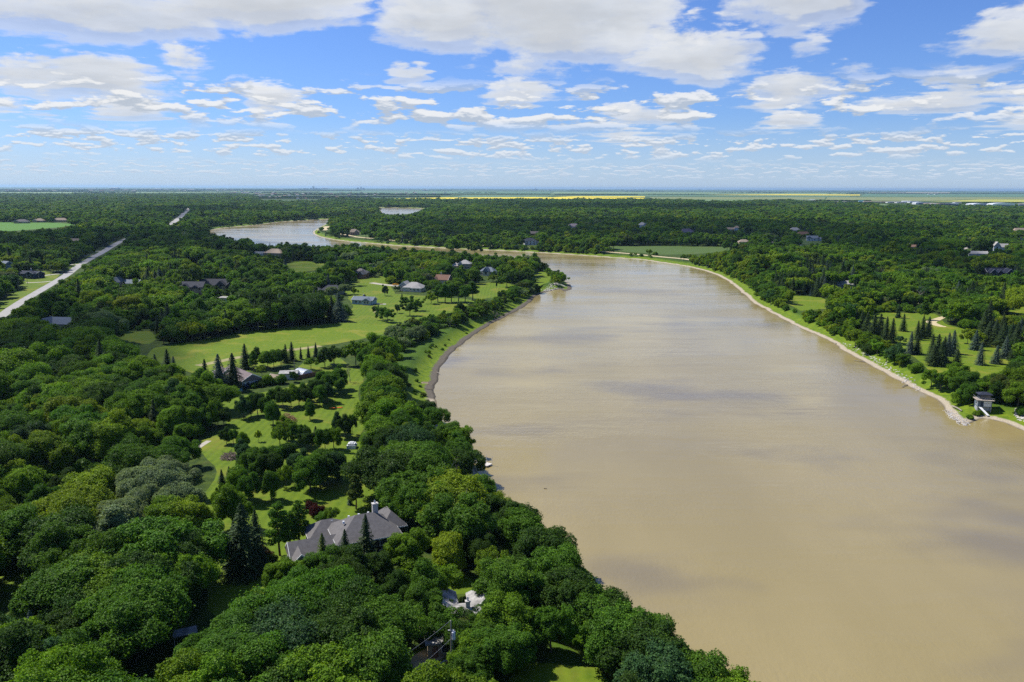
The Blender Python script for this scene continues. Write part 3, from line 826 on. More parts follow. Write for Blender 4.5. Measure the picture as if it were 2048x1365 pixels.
def tree_scatter(name, rows, label, cat):
    """rows: (x, y, z, rot, sx, sz, shape index, tint rgb) -> one object of instanced trees"""
    a = np.array(rows, float)
    me = bpy.data.meshes.new(name); me.vertices.add(len(a)); me.vertices.foreach_set('co', a[:, :3].astype(np.float32).ravel())
    def at(n, t, d, key='value'):
        q = me.attributes.new(n, t, 'POINT'); q.data.foreach_set(key, d)
    at('rot', 'FLOAT_VECTOR', np.stack([a[:, 3] * 0, a[:, 3] * 0, a[:, 3]], 1).astype(np.float32).ravel(), 'vector')
    at('scl', 'FLOAT_VECTOR', np.stack([a[:, 4], a[:, 4], a[:, 5]], 1).astype(np.float32).ravel(), 'vector')
    at('vidx', 'INT', a[:, 6].astype(np.int32))
    at('tint', 'FLOAT_COLOR', np.column_stack([a[:, 7:10], np.ones(len(a))]).astype(np.float32).ravel(), 'color')
    o = bpy.data.objects.new(name, me); COL.objects.link(o)
    ng = bpy.data.node_groups.new(name, 'GeometryNodeTree')
    ng.interface.new_socket('Geometry', in_out='INPUT', socket_type='NodeSocketGeometry'); ng.interface.new_socket('Geometry', in_out='OUTPUT', socket_type='NodeSocketGeometry')
    N = ng.nodes; gi = N.new('NodeGroupInput'); go = N.new('NodeGroupOutput')
    iop = N.new('GeometryNodeInstanceOnPoints'); ci = N.new('GeometryNodeCollectionInfo')
    ci.inputs['Collection'].default_value = lib; ci.inputs['Separate Children'].default_value = True; ci.inputs['Reset Children'].default_value = True
    def na(n, t):
        q = N.new('GeometryNodeInputNamedAttribute'); q.data_type = t; q.inputs['Name'].default_value = n; return q.outputs['Attribute']
    L = ng.links.new
    L(gi.outputs[0], iop.inputs['Points']); L(ci.outputs[0], iop.inputs['Instance']); iop.inputs['Pick Instance'].default_value = True
    L(na('vidx', 'INT'), iop.inputs['Instance Index']); L(na('scl', 'FLOAT_VECTOR'), iop.inputs['Scale']); L(na('rot', 'FLOAT_VECTOR'), iop.inputs['Rotation'])
    L(iop.outputs[0], go.inputs[0])
    md = o.modifiers.new('scatter', 'NODES'); md.node_group = ng
    o['kind'] = 'stuff'; o['label'] = label; o['category'] = cat
    return o


def tree_thing(name, x, y, z, rot, sx, sz, vi, tint, label, cat, group):
    r = bpy.data.objects.new(name, None); COL.objects.link(r); r.location = (x, y, z); r.rotation_euler.z = rot; r.scale = (sx, sx, sz)
    r.empty_display_size = .5
    for me, nm in zip(HI[vi], ('crown', 'trunk')):
        c = bpy.data.objects.new(nm, me); COL.objects.link(c); c.parent = r
        if nm == 'crown': c['tint'] = [float(q) for q in tint]
    r['label'] = label; r['category'] = cat; r['group'] = group
    return r

# ------------------------------------------------------------------ buildings
def boxp(P, x0, x1, y0, y1, z0, z1, mat=0):
    V = np.array([(x, y, z) for z in (z0, z1) for y in (y0, y1) for x in (x0, x1)], float)
    F = [(0, 2, 3, 1), (4, 5, 7, 6), (0, 1, 5, 4), (2, 6, 7, 3), (0, 4, 6, 2), (1, 3, 7, 5)]
    P.add(V, F, mat)


def tag(o, label, cat, group=None):
    o['label'] = label; o['category'] = cat
    if group: o['group'] = group
    return o


def empty(name, loc, yaw=0.0, label=None, cat=None, group=None):
    o = bpy.data.objects.new(name, None); COL.objects.link(o); o.location = loc; o.rotation_euler.z = yaw; o.empty_display_size = .5
    if label: tag(o, label, cat, group)
    return o


def link(name, P, mats, parent=None):
    me = P.mesh(name, mats if isinstance(mats, (list, tuple)) else [mats])
    bm = bmesh.new(); bm.from_mesh(me); bmesh.ops.recalc_face_normals(bm, faces=bm.faces); bm.to_mesh(me); bm.free()
    o = bpy.data.objects.new(name, me); COL.objects.link(o); o.parent = parent
    return o


def roof_parts(P, tr, x0, x1, y0, y1, z, h, typ, oh=.5, th=.22):
    """closed roof solid; typ: gx/gy gable with the ridge along x/y, hx/hy hip, flat"""
    X0, X1, Y0, Y1 = x0 - oh, x1 + oh, y0 - oh, y1 + oh
    if typ == 'flat':
        boxp(P, X0, X1, Y0, Y1, z + .004, z + .3); return
    drop = h * oh / ((y1 - y0) / 2 if typ[1] == 'x' else (x1 - x0) / 2)
    zb = z - drop; cx, cy = (x0 + x1) / 2, (y0 + y1) / 2
    if typ[0] == 'h':
        ins = min(X1 - X0, Y1 - Y0) / 2 * .95
        rdg = [(X0 + ins, cy), (X1 - ins, cy)] if typ[1] == 'x' else [(cx, Y0 + ins), (cx, Y1 - ins)]
    else:
        rdg = [(X0, cy), (X1, cy)] if typ[1] == 'x' else [(cx, Y0), (cx, Y1)]
    B = [(X0, Y0), (X1, Y0), (X1, Y1), (X0, Y1)]
    V = [(a, b, zb) for a, b in B] + [(a, b, zb + th) for a, b in B] + [(a, b, z + h + th) for a, b in rdg] + [(a, b, z + h) for a, b in rdg]
    F = []
    if typ[1] == 'x':
        F += [(4, 5, 9, 8), (6, 7, 8, 9)]; tri = [(5, 6, 9), (7, 4, 8)]
    else:
        F += [(5, 6, 9, 8), (7, 4, 8, 9)]; tri = [(4, 5, 8), (6, 7, 9)]
    P.add(np.array(V), F)
    P.faces(tri); P.faces([(0, 1, 5, 4), (1, 2, 6, 5), (2, 3, 7, 6), (3, 0, 4, 7), (0, 3, 2, 1)])
    # fascia boards, set just proud of the roof edge: one ring round a hip, one chevron per gable
    if tr is not None:
        if typ[0] == 'h':
            e = .035; Vr = []
            for zz in (zb - .05, zb + th - .02):
                for (k, q) in ((e, 0), (-.05, 1)):
                    Vr += [(X0 - k, Y0 - k, zz), (X1 + k, Y0 - k, zz), (X1 + k, Y1 + k, zz), (X0 - k, Y1 + k, zz)]
            Fr = []
            for i in range(4):
                j = (i + 1) % 4
                Fr += [(i, j, j + 8, i + 8), (i + 4, i + 12, j + 12, j + 4), (i + 8, j + 8, j + 12, i + 12), (i, i + 4, j + 4, j)]
            q = Parts(); q.add(np.array(Vr), Fr); tr.append(q)
        else:
            ends = [(X0 - .04, X0 + .06), (X1 - .06, X1 + .04)] if typ[1] == 'x' else [(Y0 - .04, Y0 + .06), (Y1 - .06, Y1 + .04)]
            for a, b in ends:
                e0, e1, mid = (Y0, Y1, cy) if typ[1] == 'x' else (X0, X1, cx)
                Vq = []
                for k in (a, b):
                    for (e, zz) in ((e0, zb), (mid, z + h), (e1, zb)):
                        for dz in (-.06, th + .05): Vq.append((k, e, zz + dz) if typ[1] == 'x' else (e, k, zz + dz))
                q = Parts(); q.add(np.array(Vq), [(0, 1, 3, 2), (2, 3, 5, 4), (6, 8, 9, 7), (8, 10, 11, 9), (0, 2, 8, 6), (2, 4, 10, 8), (1, 7, 9, 3), (3, 9, 11, 5), (0, 6, 7, 1), (4, 5, 11, 10)]); tr.append(q)


def gable_wall(P, x0, x1, y0, y1, z, h, typ, side):
    e = .01
    if True:
        if typ[1] == 'x':
            a, b = (x0 + e, x0 + .25) if side == 0 else (x1 - .25, x1 - e); cy = (y0 + y1) / 2
            V = [(k, yy, zz) for k in (a, b) for yy, zz in ((y0, z), (y1, z), (cy, z + h))]
        else:
            a, b = (y0 + e, y0 + .25) if side == 0 else (y1 - .25, y1 - e); cx = (x0 + x1) / 2
            V = [(xx, k, zz) for k in (a, b) for xx, zz in ((x0, z), (x1, z), (cx, z + h))]
        V = np.array(V)
        P.add(V, [(0, 1, 2), (3, 5, 4)]); P.faces([(0, 3, 4, 1), (1, 4, 5, 2), (2, 5, 3, 0)])


PANE = mat_plain('window_glass', (.035, .05, .065), .2, .5, .08, .8)
WHITE = mat_plain('white_trim', (.72, .72, .70), .04, .5, .5)
CREAM = mat_plain('cream_siding', (.60, .54, .42), .05, .5)
BEIGE = mat_plain('beige_siding', (.42, .35, .25), .06, .5)
TAN = mat_plain('tan_stucco', (.40, .30, .20), .08, .6)
BRICK = mat_plain('brown_brick', (.27, .14, .09), .2, 2.0)
NAVY = mat_plain('navy_siding', (.035, .05, .08), .1, .5)
DARKW = mat_plain('dark_green_siding', (.030, .035, .028), .1, .5)
BLUEG = mat_plain('pale_blue_siding', (.33, .42, .45), .05, .5)
GREYS = mat_plain('grey_siding', (.30, .30, .30), .06, .5)
METAL = mat_plain('pale_metal', (.62, .64, .66), .06, .2, .4)
CONC = mat_plain('concrete', (.42, .40, .37), .1, .5)


def mat_shingle(name, col):
    m, T = new_mat(name)
    pos = T.n('ShaderNodeTexCoord').outputs['Object']
    n = T.noise(pos, 1.2, 5, .7); n2 = T.noise(T.vm('MULTIPLY', pos, (3, 3, 9)), 2.2, 2, .5)
    c = T.mix(T.ramp(n, .3, .7), rgb(*[q * .82 for q in col]), rgb(*[q * 1.15 for q in col]))
    c = T.mix(T.m('MULTIPLY', T.ramp(n2, .4, .7), .3), c, rgb(*[q * .6 for q in col]))
    return finish(m, T, c, .9, .2, bump=n2, strength=.4, dist=.05)


R_GREY = mat_shingle('grey_shingles', (.140, .132, .128)); R_PALE = mat_shingle('pale_grey_shingles', (.36, .345, .32)); R_BROWN = mat_shingle('brown_shingles', (.20, .115, .08))
R_DARK = mat_shingle('charcoal_shingles', (.055, .058, .068)); R_BLUE = mat_shingle('blue_grey_shingles', (.16, .19, .22)); R_TAN = mat_shingle('tan_shingles', (.30, .24, .18)); R_NAVY = mat_shingle('navy_shingles', (.03, .036, .055))
R_WHITE = mat_plain('white_membrane', (.29, .28, .26), .45, .6)

FOOT = []        # (x, y, radius) kept free of trees
VIS = []         # (u0, v0, u1, v1, depth) picture windows that nearer crowns must not cover


def house(label, px, yaw, wings, wall, roof, vis=None, win=(), doors=(), garages=(), chim=(), trim=WHITE, name='house', cat='house', group=None, z=0.0, panes=True, vents=()):
    p = unproj(px[0], px[1], z); t = empty(name, (p[0], p[1], z), R(yaw), label, cat, group)
    for (cx, cy, w, d, h, typ, rh) in wings:
        W = Parts(); boxp(W, cx - w / 2, cx + w / 2, cy - d / 2, cy + d / 2, -.3, h)
        link('wall', W, wall, t)
        if typ[0] == 'g':
            for side in (0, 1):
                W = Parts(); gable_wall(W, cx - w / 2, cx + w / 2, cy - d / 2, cy + d / 2, h + .003, rh, typ, side); link('gable', W, wall, t)
    roofs = []
    for (cx, cy, w, d, h, typ, rh) in wings:
        Rf = Parts(); Tr = []; roof_parts(Rf, Tr if trim else None, cx - w / 2, cx + w / 2, cy - d / 2, cy + d / 2, h, rh, typ)
        ro = link('roof', Rf, roof, t); roofs.append(ro)
        for q in Tr: link('fascia', q, trim, ro)

    def face(i, f, u, zz, w, h, e):
        cx, cy, ww, dd = wings[i][:4]
        if f in 'SN':
            s = -1 if f == 'S' else 1; y = cy + s * dd / 2; x = cx + u * ww / 2
            return (x - w / 2, x + w / 2, min(y, y + s * e), max(y, y + s * e), zz, zz + h)
        s = 1 if f == 'E' else -1; x = cx + s * ww / 2; y = cy + u * dd / 2
        return (min(x, x + s * e), max(x, x + s * e), y - w / 2, y + w / 2, zz, zz + h)
    for (i, f, us, zz, w, h) in win:
        for u in us:
            P = Parts(); boxp(P, *face(i, f, u, zz, w + .3, h + .3, .06)); wo = link('window', P, WHITE, t)
            P = Parts(); boxp(P, *face(i, f, u, zz + .15, w, h, .10)); link('pane', P, PANE, wo)
    for (i, f, u, w, h, mt) in doors:
        P = Parts(); boxp(P, *face(i, f, u, .05, w, h, .07)); link('door', P, mt, t)
    for (i, f, u, w, h) in garages:
        P = Parts(); boxp(P, *face(i, f, u, .02, w, h, .07)); g = link('garage_door', P, WHITE, t)
        for k in range(1, 4):
            P = Parts(); b = face(i, f, u, .02 + h * k / 4 - .03, w * .98, .05, .085); boxp(P, *b); link('panel_joint', P, GREYS, g)
    for (x, y, z0, z1, w) in chim:
        P = Parts(); boxp(P, x - w / 2, x + w / 2, y - w * .4, y + w * .4, z0, z1); boxp(P, x - w / 2 - .1, x + w / 2 + .1, y - w * .4 - .1, y + w * .4 + .1, z1, z1 + .15)
        c = link('chimney', P, CONC, roofs[0]); P = Parts(); V, F = tube([(x, y, z1 + .15), (x, y, z1 + .75)], [.16, .16], 8); 
        P2 = Parts(); V, F = tube([(x, y, z1 + .12), (x, y, z1 + .8)], [.17, .17], 8); P2.add(V, F); cp = link('flue', P2, METAL, roofs[0])
    for (x, y, zz) in vents:
        P = Parts(); boxp(P, x - .2, x + .2, y - .2, y + .2, zz - .3, zz + .25); link('roof_vent', P, METAL, roofs[0])
    rad = max(math.hypot(abs(c[0]) + c[2] / 2, abs(c[1]) + c[3] / 2) for c in wings)
    c_, s_ = math.cos(R(yaw)), math.sin(R(yaw))
    for (cx, cy, w, d, h, typ, rh) in wings:
        FOOT.append((p[0] + c_ * cx - s_ * cy, p[1] + s_ * cx + c_ * cy, math.hypot(w, d) / 2 + 2.0))
    if vis: VIS.append((*vis, float(proj(np.array([[p[0], p[1], z]]))[1][0])))
    return t


def ring_cap(x, y, z, r, n=8):
    V = [(x + r * math.cos(6.283 * k / n), y + r * math.sin(6.283 * k / n), z) for k in range(n)] + [(x, y, z + .12)]
    return np.array(V), np.array([(k, (k + 1) % n, n) for k in range(n)])


# the large grey-roofed house among the foreground trees
house('large house with grey hipped roofs, white-trimmed gables and a stone chimney among the foreground trees', (716, 1108), 24,
      [(1.5, 0, 13.5, 10.5, 5.6, 'hx', 3.4), (-9.5, -1.2, 10.5, 7.2, 3.4, 'gx', 2.5), (-13.2, -4.4, 4.2, 4.0, 3.3, 'gy', 1.9), (-8.6, -4.2, 2.6, 3.4, 3.5, 'gy', 1.6), (-5.5, 5.6, 8.5, 6.5, 4.4, 'hx', 2.3), (8.2, 3.6, 5.0, 8.0, 5.4, 'hy', 2.3)],
      DARKW, R_GREY, vis=(578, 1012, 790, 1088),
      win=[(0, 'E', (-.55,), 3.2, 1.3, 1.9), (0, 'E', (-.55,), .6, 1.3, 1.9), (0, 'S', (-.6, -.1, .45), 3.4, 1.5, 1.4), (0, 'S', (-.6, .45), .8, 1.7, 1.5), (1, 'S', (.5,), 1.0, 1.6, 1.3), (2, 'S', (-.35, .35), .9, 1.1, 2.6), (3, 'S', (0,), 3.6, .9, 1.1), (3, 'S', (0,), 1.0, 1.3, 1.4), (4, 'W', (0,), 1.2, 1.6, 1.4)],
      doors=[(1, 'S', -.25, 1.1, 2.1, BRICK)], chim=[(4.6, 2.0, 7.2, 10.3, 1.2)], vents=[(-1.2, 2.6, 7.9), (1.0, 2.4, 8.1), (3.0, 1.8, 8.4), (-3.0, -.3, 8.1), (-6.5, 5.2, 6.1), (-4.5, 5.3, 6.4)])
# pale flat-roofed house behind the crowns near the pole
house('low house with stained white roofs showing through the crowns behind the sandy driveway', (930, 1262), 10,
      [(0, 0, 12, 8, 3.0, 'gx', 1.3), (-4.2, 5.0, 6, 6.5, 3.2, 'gy', 1.6), (4.8, 4.4, 6.5, 6, 3.1, 'gy', 1.4), (-4.8, -5.2, 5.0, 5, 2.7, 'flat', 0)],
      BEIGE, R_WHITE, vis=(880, 1163, 995, 1240), win=[(0, 'S', (-.5, .2, .7), .9, 1.4, 1.2), (3, 'S', (.3,), .8, 1.6, 1.3)], doors=[(3, 'S', -.5, 1.0, 2.1, BRICK)], chim=[(.6, .4, 3.8, 5.6, .8)])
house('long white ranch house with a brown-grey roof behind three tall spruces', (498, 771), -48,
      [(-7, 0, 21, 8.6, 3.0, 'gx', 2.3), (-17, -3.2, 7, 6, 2.9, 'gx', 1.9)], mat_plain('white_siding', (.62, .63, .60), .05, .5), R_TAN if False else mat_shingle('weathered_shingles', (.185, .15, .145)), vis=(470, 733, 528, 772),
      win=[(0, 'E', (-.45, .4), .9, 1.4, 1.2), (0, 'S', (-.5, -.1), 1.0, 1.5, 1.2), (1, 'S', (0,), 1.0, 1.4, 1.1)], garages=[(0, 'S', .55, 5.0, 2.3)], doors=[(0, 'E', 0, 1.0, 2.1, GREYS)])
house('small beige shed between the ranch house and the white pool cover', (552, 766), -30, [(0, 0, 4.5, 3.6, 2.2, 'gx', 1.2)], CREAM, R_TAN, vis=(543, 749, 563, 764), name='shed', cat='shed', doors=[(0, 'S', .2, 1, 1.9, WHITE)])
house('pale blue bungalow with a blue-grey roof on the lawn of the peninsula', (729, 608), -14,
      [(0, 0, 15, 8, 3.1, 'gx', 1.9), (4.0, -3.6, 6, 5, 3.0, 'gy', 1.7)], BLUEG, R_BLUE, vis=(705, 586, 751, 607), win=[(0, 'S', (-.6, -.2), 1.0, 1.4, 1.2), (1, 'S', (-.3, .4), .9, 1.2, 1.3)], doors=[(0, 'S', .1, 1.0, 2.1, WHITE)], chim=[(-1, 1, 4, 6, .8)])
house('big cream house with a sprawling pale grey hipped roof at the end of the driveway', (824, 582), -12,
      [(2, 0, 15, 11, 3.4, 'hx', 3.4), (-6.0, 1.5, 7, 9, 4.2, 'gy', 3.0), (6, -4.5, 8, 6, 3.2, 'hy', 2.6)], CREAM, R_PALE, vis=(797, 550, 852, 582), win=[(1, 'S', (0,), 4.4, 1.0, 1.2), (0, 'S', (-.1, .3), 1.0, 1.6, 1.4), (2, 'S', (-.4, .4), 1.0, 1.2, 1.5), (2, 'E', (0,), .9, 1.6, 1.5)], garages=[(1, 'S', 0, 4.6, 2.4)])
house('house with a brown gabled roof behind the poplars right of the cream house', (886, 568), -20,
      [(0, 0, 13, 9, 4.0, 'gx', 3.6), (-4.5, -5, 6, 5, 3.4, 'gy', 2.6)], CREAM, R_BROWN, vis=(863, 538, 905, 560), win=[(0, 'E', (-.3, .4), 1.2, 1.2, 1.3), (1, 'S', (0,), 1.0, 1.6, 1.5)], chim=[(-2, 1, 6, 9, .9)])
house('two-storey tan house with a grey hipped roof near the back channel', (926, 538), -8,
      [(2, 0, 12, 10, 5.6, 'hx', 3.2), (-7, -1, 8, 8, 3.4, 'hx', 2.6), (-1.5, -5, 4.5, 3, 5.0, 'gy', 2.6)], TAN, R_PALE, vis=(905, 517, 946, 536), win=[(0, 'S', (-.1, .5), 3.4, 1.3, 1.4), (0, 'S', (.3, .7), .8, 1.4, 1.4), (2, 'S', (0,), 1.0, 2.0, 3.2)])
house('house with a slate-blue roof and a cream gable behind a row of dark spruces', (977, 551), -22,
      [(0, 0, 14, 9, 4.2, 'hx', 3.4), (0.5, -5, 6, 4.5, 4.6, 'gy', 3.4)], CREAM, R_BLUE, vis=(958, 529, 996, 546), win=[(1, 'S', (0,), 1.2, 2.2, 2.8), (1, 'S', (0,), 4.8, 1.2, 1.2), (0, 'S', (-.7, .7), 1.0, 1.5, 1.4)])
house('brick house with a dark grey hipped roof left of the big cream house', (722, 556), -28,
      [(0, 0, 11, 9, 5.2, 'hx', 3.0), (4.5, -4, 6, 5, 4.2, 'gy', 2.8)], BRICK, R_GREY, vis=(704, 534, 743, 552), win=[(1, 'S', (0,), 1.0, 1.6, 2.0), (0, 'S', (-.6, 0), 3.2, 1.2, 1.3)])
house('small white garage with a white roof in the trees north of the brick house', (746, 534), -10, [(0, 0, 7, 6, 2.8, 'gx', 1.2)], WHITE, R_WHITE, vis=(738, 525, 752, 533), name='garage', cat='garage', garages=[(0, 'S', 0, 4, 2.1)])
house('dark hip-roofed house half hidden behind the silver willow', (660, 588), 0, [(2, 0, 16, 10, 3.4, 'hx', 3.2), (-10, -3, 9, 7, 3.2, 'hx', 2.4)], GREYS, R_DARK, vis=(628, 566, 682, 580), win=[(0, 'S', (-.5, .5), 1, 1.4, 1.3)])
house('left half of the long charcoal-roofed house with tan walls and a covered balcony', (385, 588), 0, [(0, 0, 20, 11, 5.8, 'gx', 3.4), (-2.5, -6, 6, 3.5, 5.8, 'gy', 2.6), (5, -6, 5, 2, 5.4, 'gy', 1.8)], TAN, R_DARK, vis=(358, 560, 404, 585), trim=None, win=[(1, 'S', (0,), 3.3, 3.0, 1.8), (1, 'S', (-.4, .4), .6, 1.8, 2.0), (0, 'S', (.2, .8), 3.4, 1.6, 1.5), (0, 'S', (-.8,), 3.4, 1.2, 1.5)])
house('charcoal-roofed house with two nested gables beside the tan balcony house', (432, 578), 0, [(0, 0, 24, 11, 3.6, 'gx', 4.2), (6.5, -6, 8, 4, 3.6, 'gy', 3.6), (-4, -6, 5, 3, 3.4, 'gy', 2.2), (13.5, -2, 6, 7, 3.2, 'gy', 2.4)], TAN, R_DARK, vis=(402, 557, 462, 574), trim=None, win=[(1, 'S', (0,), .8, 2.4, 2.2), (0, 'S', (-.7, -.1), 1, 1.8, 1.5)])
house('white boxy house peeping out between bright green crowns', (451, 608), -12, [(0, 0, 8, 7, 4.4, 'flat', 0)], WHITE, R_WHITE, vis=(440, 590, 462, 604), win=[(0, 'S', (-.4, .4), 2.2, 1.5, 1.0)])
house('beige gabled house with a grey roof near the road, a red car beside it', (122, 659), -6, [(3, 0, 14, 9, 3.9, 'gx', 3.0), (-4.8, -4, 6.5, 7, 3.8, 'gy', 3.4)], BEIGE, R_BLUE, vis=(97, 633, 143, 655), win=[(1, 'S', (0,), 4.0, .8, 1.0), (0, 'S', (.3,), 1.2, 1.3, 1.2), (1, 'S', (-.1,), 1.0, 1.4, 1.3)])
house('narrow beige house with a steep blue-grey gable across the road from the lawns', (232, 574), -18, [(0, 0, 8, 12, 4.2, 'gy', 3.6)], BEIGE, R_BLUE, vis=(222, 552, 242, 571), win=[(0, 'S', (0,), 4.2, 1, 1.2), (0, 'S', (-.4, .4), 1, 1.3, 1.3)])
house('grey-roofed house sunk in trees right of the narrow beige house', (268, 574), -10, [(0, 0, 12, 8, 3.2, 'gx', 2.6)], BEIGE, R_BLUE, vis=(252, 555, 280, 564))
house('low navy house with curved-looking dark roofs and a red-brown deck by the road', (64, 556), -14, [(0, 0, 18, 10, 4.0, 'gx', 2.0), (5, -5, 8, 5, 4.6, 'gy', 1.8)], NAVY, R_NAVY, vis=(41, 532, 88, 553), win=[(0, 'S', (-.6, -.2), 1.2, 1.8, 1.6), (1, 'S', (0,), 1.2, 2.8, 2.0)], chim=[(-1, 1, 5, 8, 1.0)])
house('tall pale blue house at the left edge behind the navy house', (13, 541), -25, [(0, 0, 9, 9, 6.0, 'gx', 2.8), (-3, -5, 5, 4, 3.4, 'gx', 1.6)], BLUEG, R_BLUE, vis=(2, 515, 24, 538), win=[(0, 'S', (-.4, .4), 3.6, 1.2, 1.4), (0, 'S', (.4,), .9, 1.2, 1.4)])
house('tan flat-topped house at the water side of the north bend', (551, 514), -15, [(0, 0, 22, 14, 5.0, 'hx', 4.2)], TAN, R_TAN, vis=(534, 496, 566, 509))
house('small white and grey house beside the tan house on the north bend', (516, 514), 5, [(0, 0, 14, 8, 4.0, 'gx', 2.0)], WHITE, R_BLUE, vis=(504, 502, 528, 511), win=[(0, 'S', (-.5, .1, .6), 1.2, 1.6, 1.4)])
house('white cottage with a glint of roof in the dark trees above the charcoal roofs', (390, 545), 12, [(0, 0, 8, 6, 3.4, 'gx', 2.0)], WHITE, R_BLUE, vis=(384, 536, 396, 545))
house('white house fragment above the long charcoal roofs', (393, 530), 30, [(0, 0, 9, 6, 5, 'gy', 2.4)], WHITE, R_PALE, vis=(384, 520, 401, 530))
for u, v, w, tx in ((45, 447, 26, 'grey hip-roofed farmhouse at the near left of the bright green field'), (80, 445, 20, 'tan house in the middle of the row behind the bright green field'), (122, 444, 30, 'pinkish roofed house at the right end of the row behind the bright green field')):
    house(tx, (u, v), 5, [(0, 0, w, 14, 4, 'hx', 4.5), (-w * .3, -8, 10, 6, 4, 'gy', 3.4)], TAN, R_GREY if u == 45 else R_TAN, vis=(u - 14, v - 13, u + 14, v - 2), win=[(0, 'S', (.2, .6), 1, 2, 1.6)])
house('low house with a brown roof alone in the western woods', (150, 487), 8, [(0, 0, 18, 10, 3.4, 'gx', 3.2)], BRICK, R_TAN, vis=(140, 475, 160, 483))
house('small brick house with a pale forecourt on the point of the far bank', (708, 470), 12, [(0, 0, 18, 12, 5, 'hx', 4.6), (4, -7, 8, 5, 5, 'gy', 3.6)], mat_plain('pink_brick', (.42, .27, .20), .1, 1), R_TAN, vis=(700, 451, 718, 468), win=[(1, 'S', (0,), 1.2, 2.4, 3), (0, 'S', (-.5,), 1.2, 2, 2)])
house('white house with a navy hipped roof behind the far bank road', (1060, 490), 6, [(0, 0, 17, 11, 6.4, 'hx', 3.0), (9, 2, 8, 8, 3.6, 'hx', 2)], mat_plain('white_stucco', (.60, .60, .60), .04, 1), R_NAVY, vis=(1050, 475, 1074, 489), win=[(0, 'S', (-.6, 0, .6), 3.4, 1.8, 1.9), (0, 'S', (-.6, 0, .6), .6, 1.8, 2.0)])
house('pale pink-roofed house in the middle of the far woods', (1147, 459), 0, [(0, 0, 24, 14, 6, 'hx', 5), (-8, -7, 9, 5, 6, 'gy', 4)], CREAM, mat_shingle('pink_shingles', (.42, .33, .30)), vis=(1138, 446, 1158, 455))
house('grey-roofed house with one bright white gable in the far woods', (1284, 457), -14, [(0, 0, 17, 14, 7, 'hx', 5), (7, -7, 7, 5, 7, 'gy', 4)], WHITE, R_PALE, vis=(1275, 444, 1292, 454))
house('brown roof among the trees behind the far bank road', (1068, 472), 0, [(0, 0, 20, 10, 4, 'gx', 3.4)], BRICK, R_TAN, vis=(1058, 464, 1076, 469))
house('white house on a small clearing in the eastern woods', (1624, 482), -16, [(0, 0, 16, 10, 4.6, 'gx', 3.2), (-5, -5, 8, 6, 4.6, 'gy', 3.2), (10, 1, 8, 7, 3.4, 'gx', 2)], WHITE, R_BLUE, vis=(1611, 466, 1638, 480), win=[(1, 'S', (0,), 1, 2, 2), (0, 'S', (.5,), 1, 1.8, 1.6)])
house('brown-roofed house just behind the white house of the eastern clearing', (1606, 474), 4, [(0, 0, 24, 12, 4, 'hx', 4.6)], BRICK, R_BROWN, vis=(1594, 461, 1620, 468))
house('grey-roofed house left of the brown roof in the eastern woods', (1589, 466), 0, [(0, 0, 20, 12, 5, 'hx', 4.6)], GREYS, R_PALE, vis=(1580, 455, 1598, 461))
house('white house with a small tower in the woods behind the riverside field', (1468, 463), -6, [(-6, 0, 16, 9, 4, 'gx', 3), (5, 0, 10, 9, 7, 'hx', 3.5)], WHITE, R_TAN, vis=(1454, 452, 1478, 460))
house('tan house at the edge of the woods behind the riverside field', (1487, 490), 0, [(0, 0, 15, 9, 4.6, 'hx', 3.0)], TAN, R_TAN, vis=(1474, 476, 1496, 486))
house('purple-grey roof deep in the woods behind the riverside field', (1373, 468), 5, [(0, 0, 24, 12, 4, 'hx', 5)], GREYS, mat_shingle('purple_shingles', (.09, .085, .125)), vis=(1362, 459, 1386, 465))
house('navy house with three white-trimmed gables near the right edge', (1993, 552), 0, [(0, 2, 21, 10, 3.8, 'gx', 3.4), (-7.2, -5, 6.6, 5, 3.8, 'gy', 3.2), (0, -4, 4.5, 3.5, 3.8, 'gy', 2.4), (7.2, -6, 7.5, 7, 3.8, 'gy', 3.5)], NAVY, R_NAVY, vis=(1964, 530, 2026, 549),
      win=[(1, 'S', (-.4, .4), 1, 1.6, 1.8), (2, 'S', (0,), 1, 1.8, 2.2), (3, 'S', (-.4, .4), 1, 2.0, 1.8), (3, 'S', (0,), 4.4, 1.4, 1.1)])
house('long house with a terracotta roof in the dark eastern woods', (1828, 499), -4, [(0, 0, 17, 8, 3.6, 'gx', 2.4)], CREAM, mat_shingle('terracotta_shingles', (.36, .22, .14)), vis=(1815, 486, 1838, 496), chim=[(-6, 1, 5, 7.6, 1.4)])
house('grey-roofed white bungalow by the eastern driveway', (1955, 513), -14, [(0, 0, 20, 10, 3.6, 'gx', 2.6), (-7, -3, 9, 8, 3.6, 'gx', 2.6)], mat_plain('grey_white_siding', (.5, .5, .5), .05, 1), R_PALE, vis=(1936, 496, 1975, 511), win=[(0, 'S', (.2, .6), 1, 1.8, 1.4)])
house('tall white A-framed house behind the eastern bungalow', (1997, 503), -10, [(-4, 0, 8, 10, 7.5, 'gy', 5), (5, 0, 10, 9, 6, 'gx', 4)], mat_plain('blue_white_siding', (.55, .58, .62), .05, 1), R_PALE, vis=(1985, 482, 2012, 500), win=[(0, 'S', (0,), 3, 2, 3)])
house('white-roofed cottage in front of the eastern spruce stand', (1688, 577), -10, [(0, 0, 12, 8, 3.4, 'gx', 2.4), (4, 1, 5, 5, 4.5, 'gx', 1.6)], GREYS, R_PALE, vis=(1672, 560, 1702, 573))
house('faint tan roof near the right end of the eastern woods', (2038, 466), 0, [(0, 0, 26, 12, 4.4, 'hx', 4.5)], TAN, R_TAN, vis=(2028, 452, 2052, 460))
house('pale roof below the grey bungalows at the far right', (2044, 484), 0, [(0, 0, 12, 8, 5, 'gx', 2.5)], WHITE, R_WHITE, vis=(2036, 474, 2052, 482))
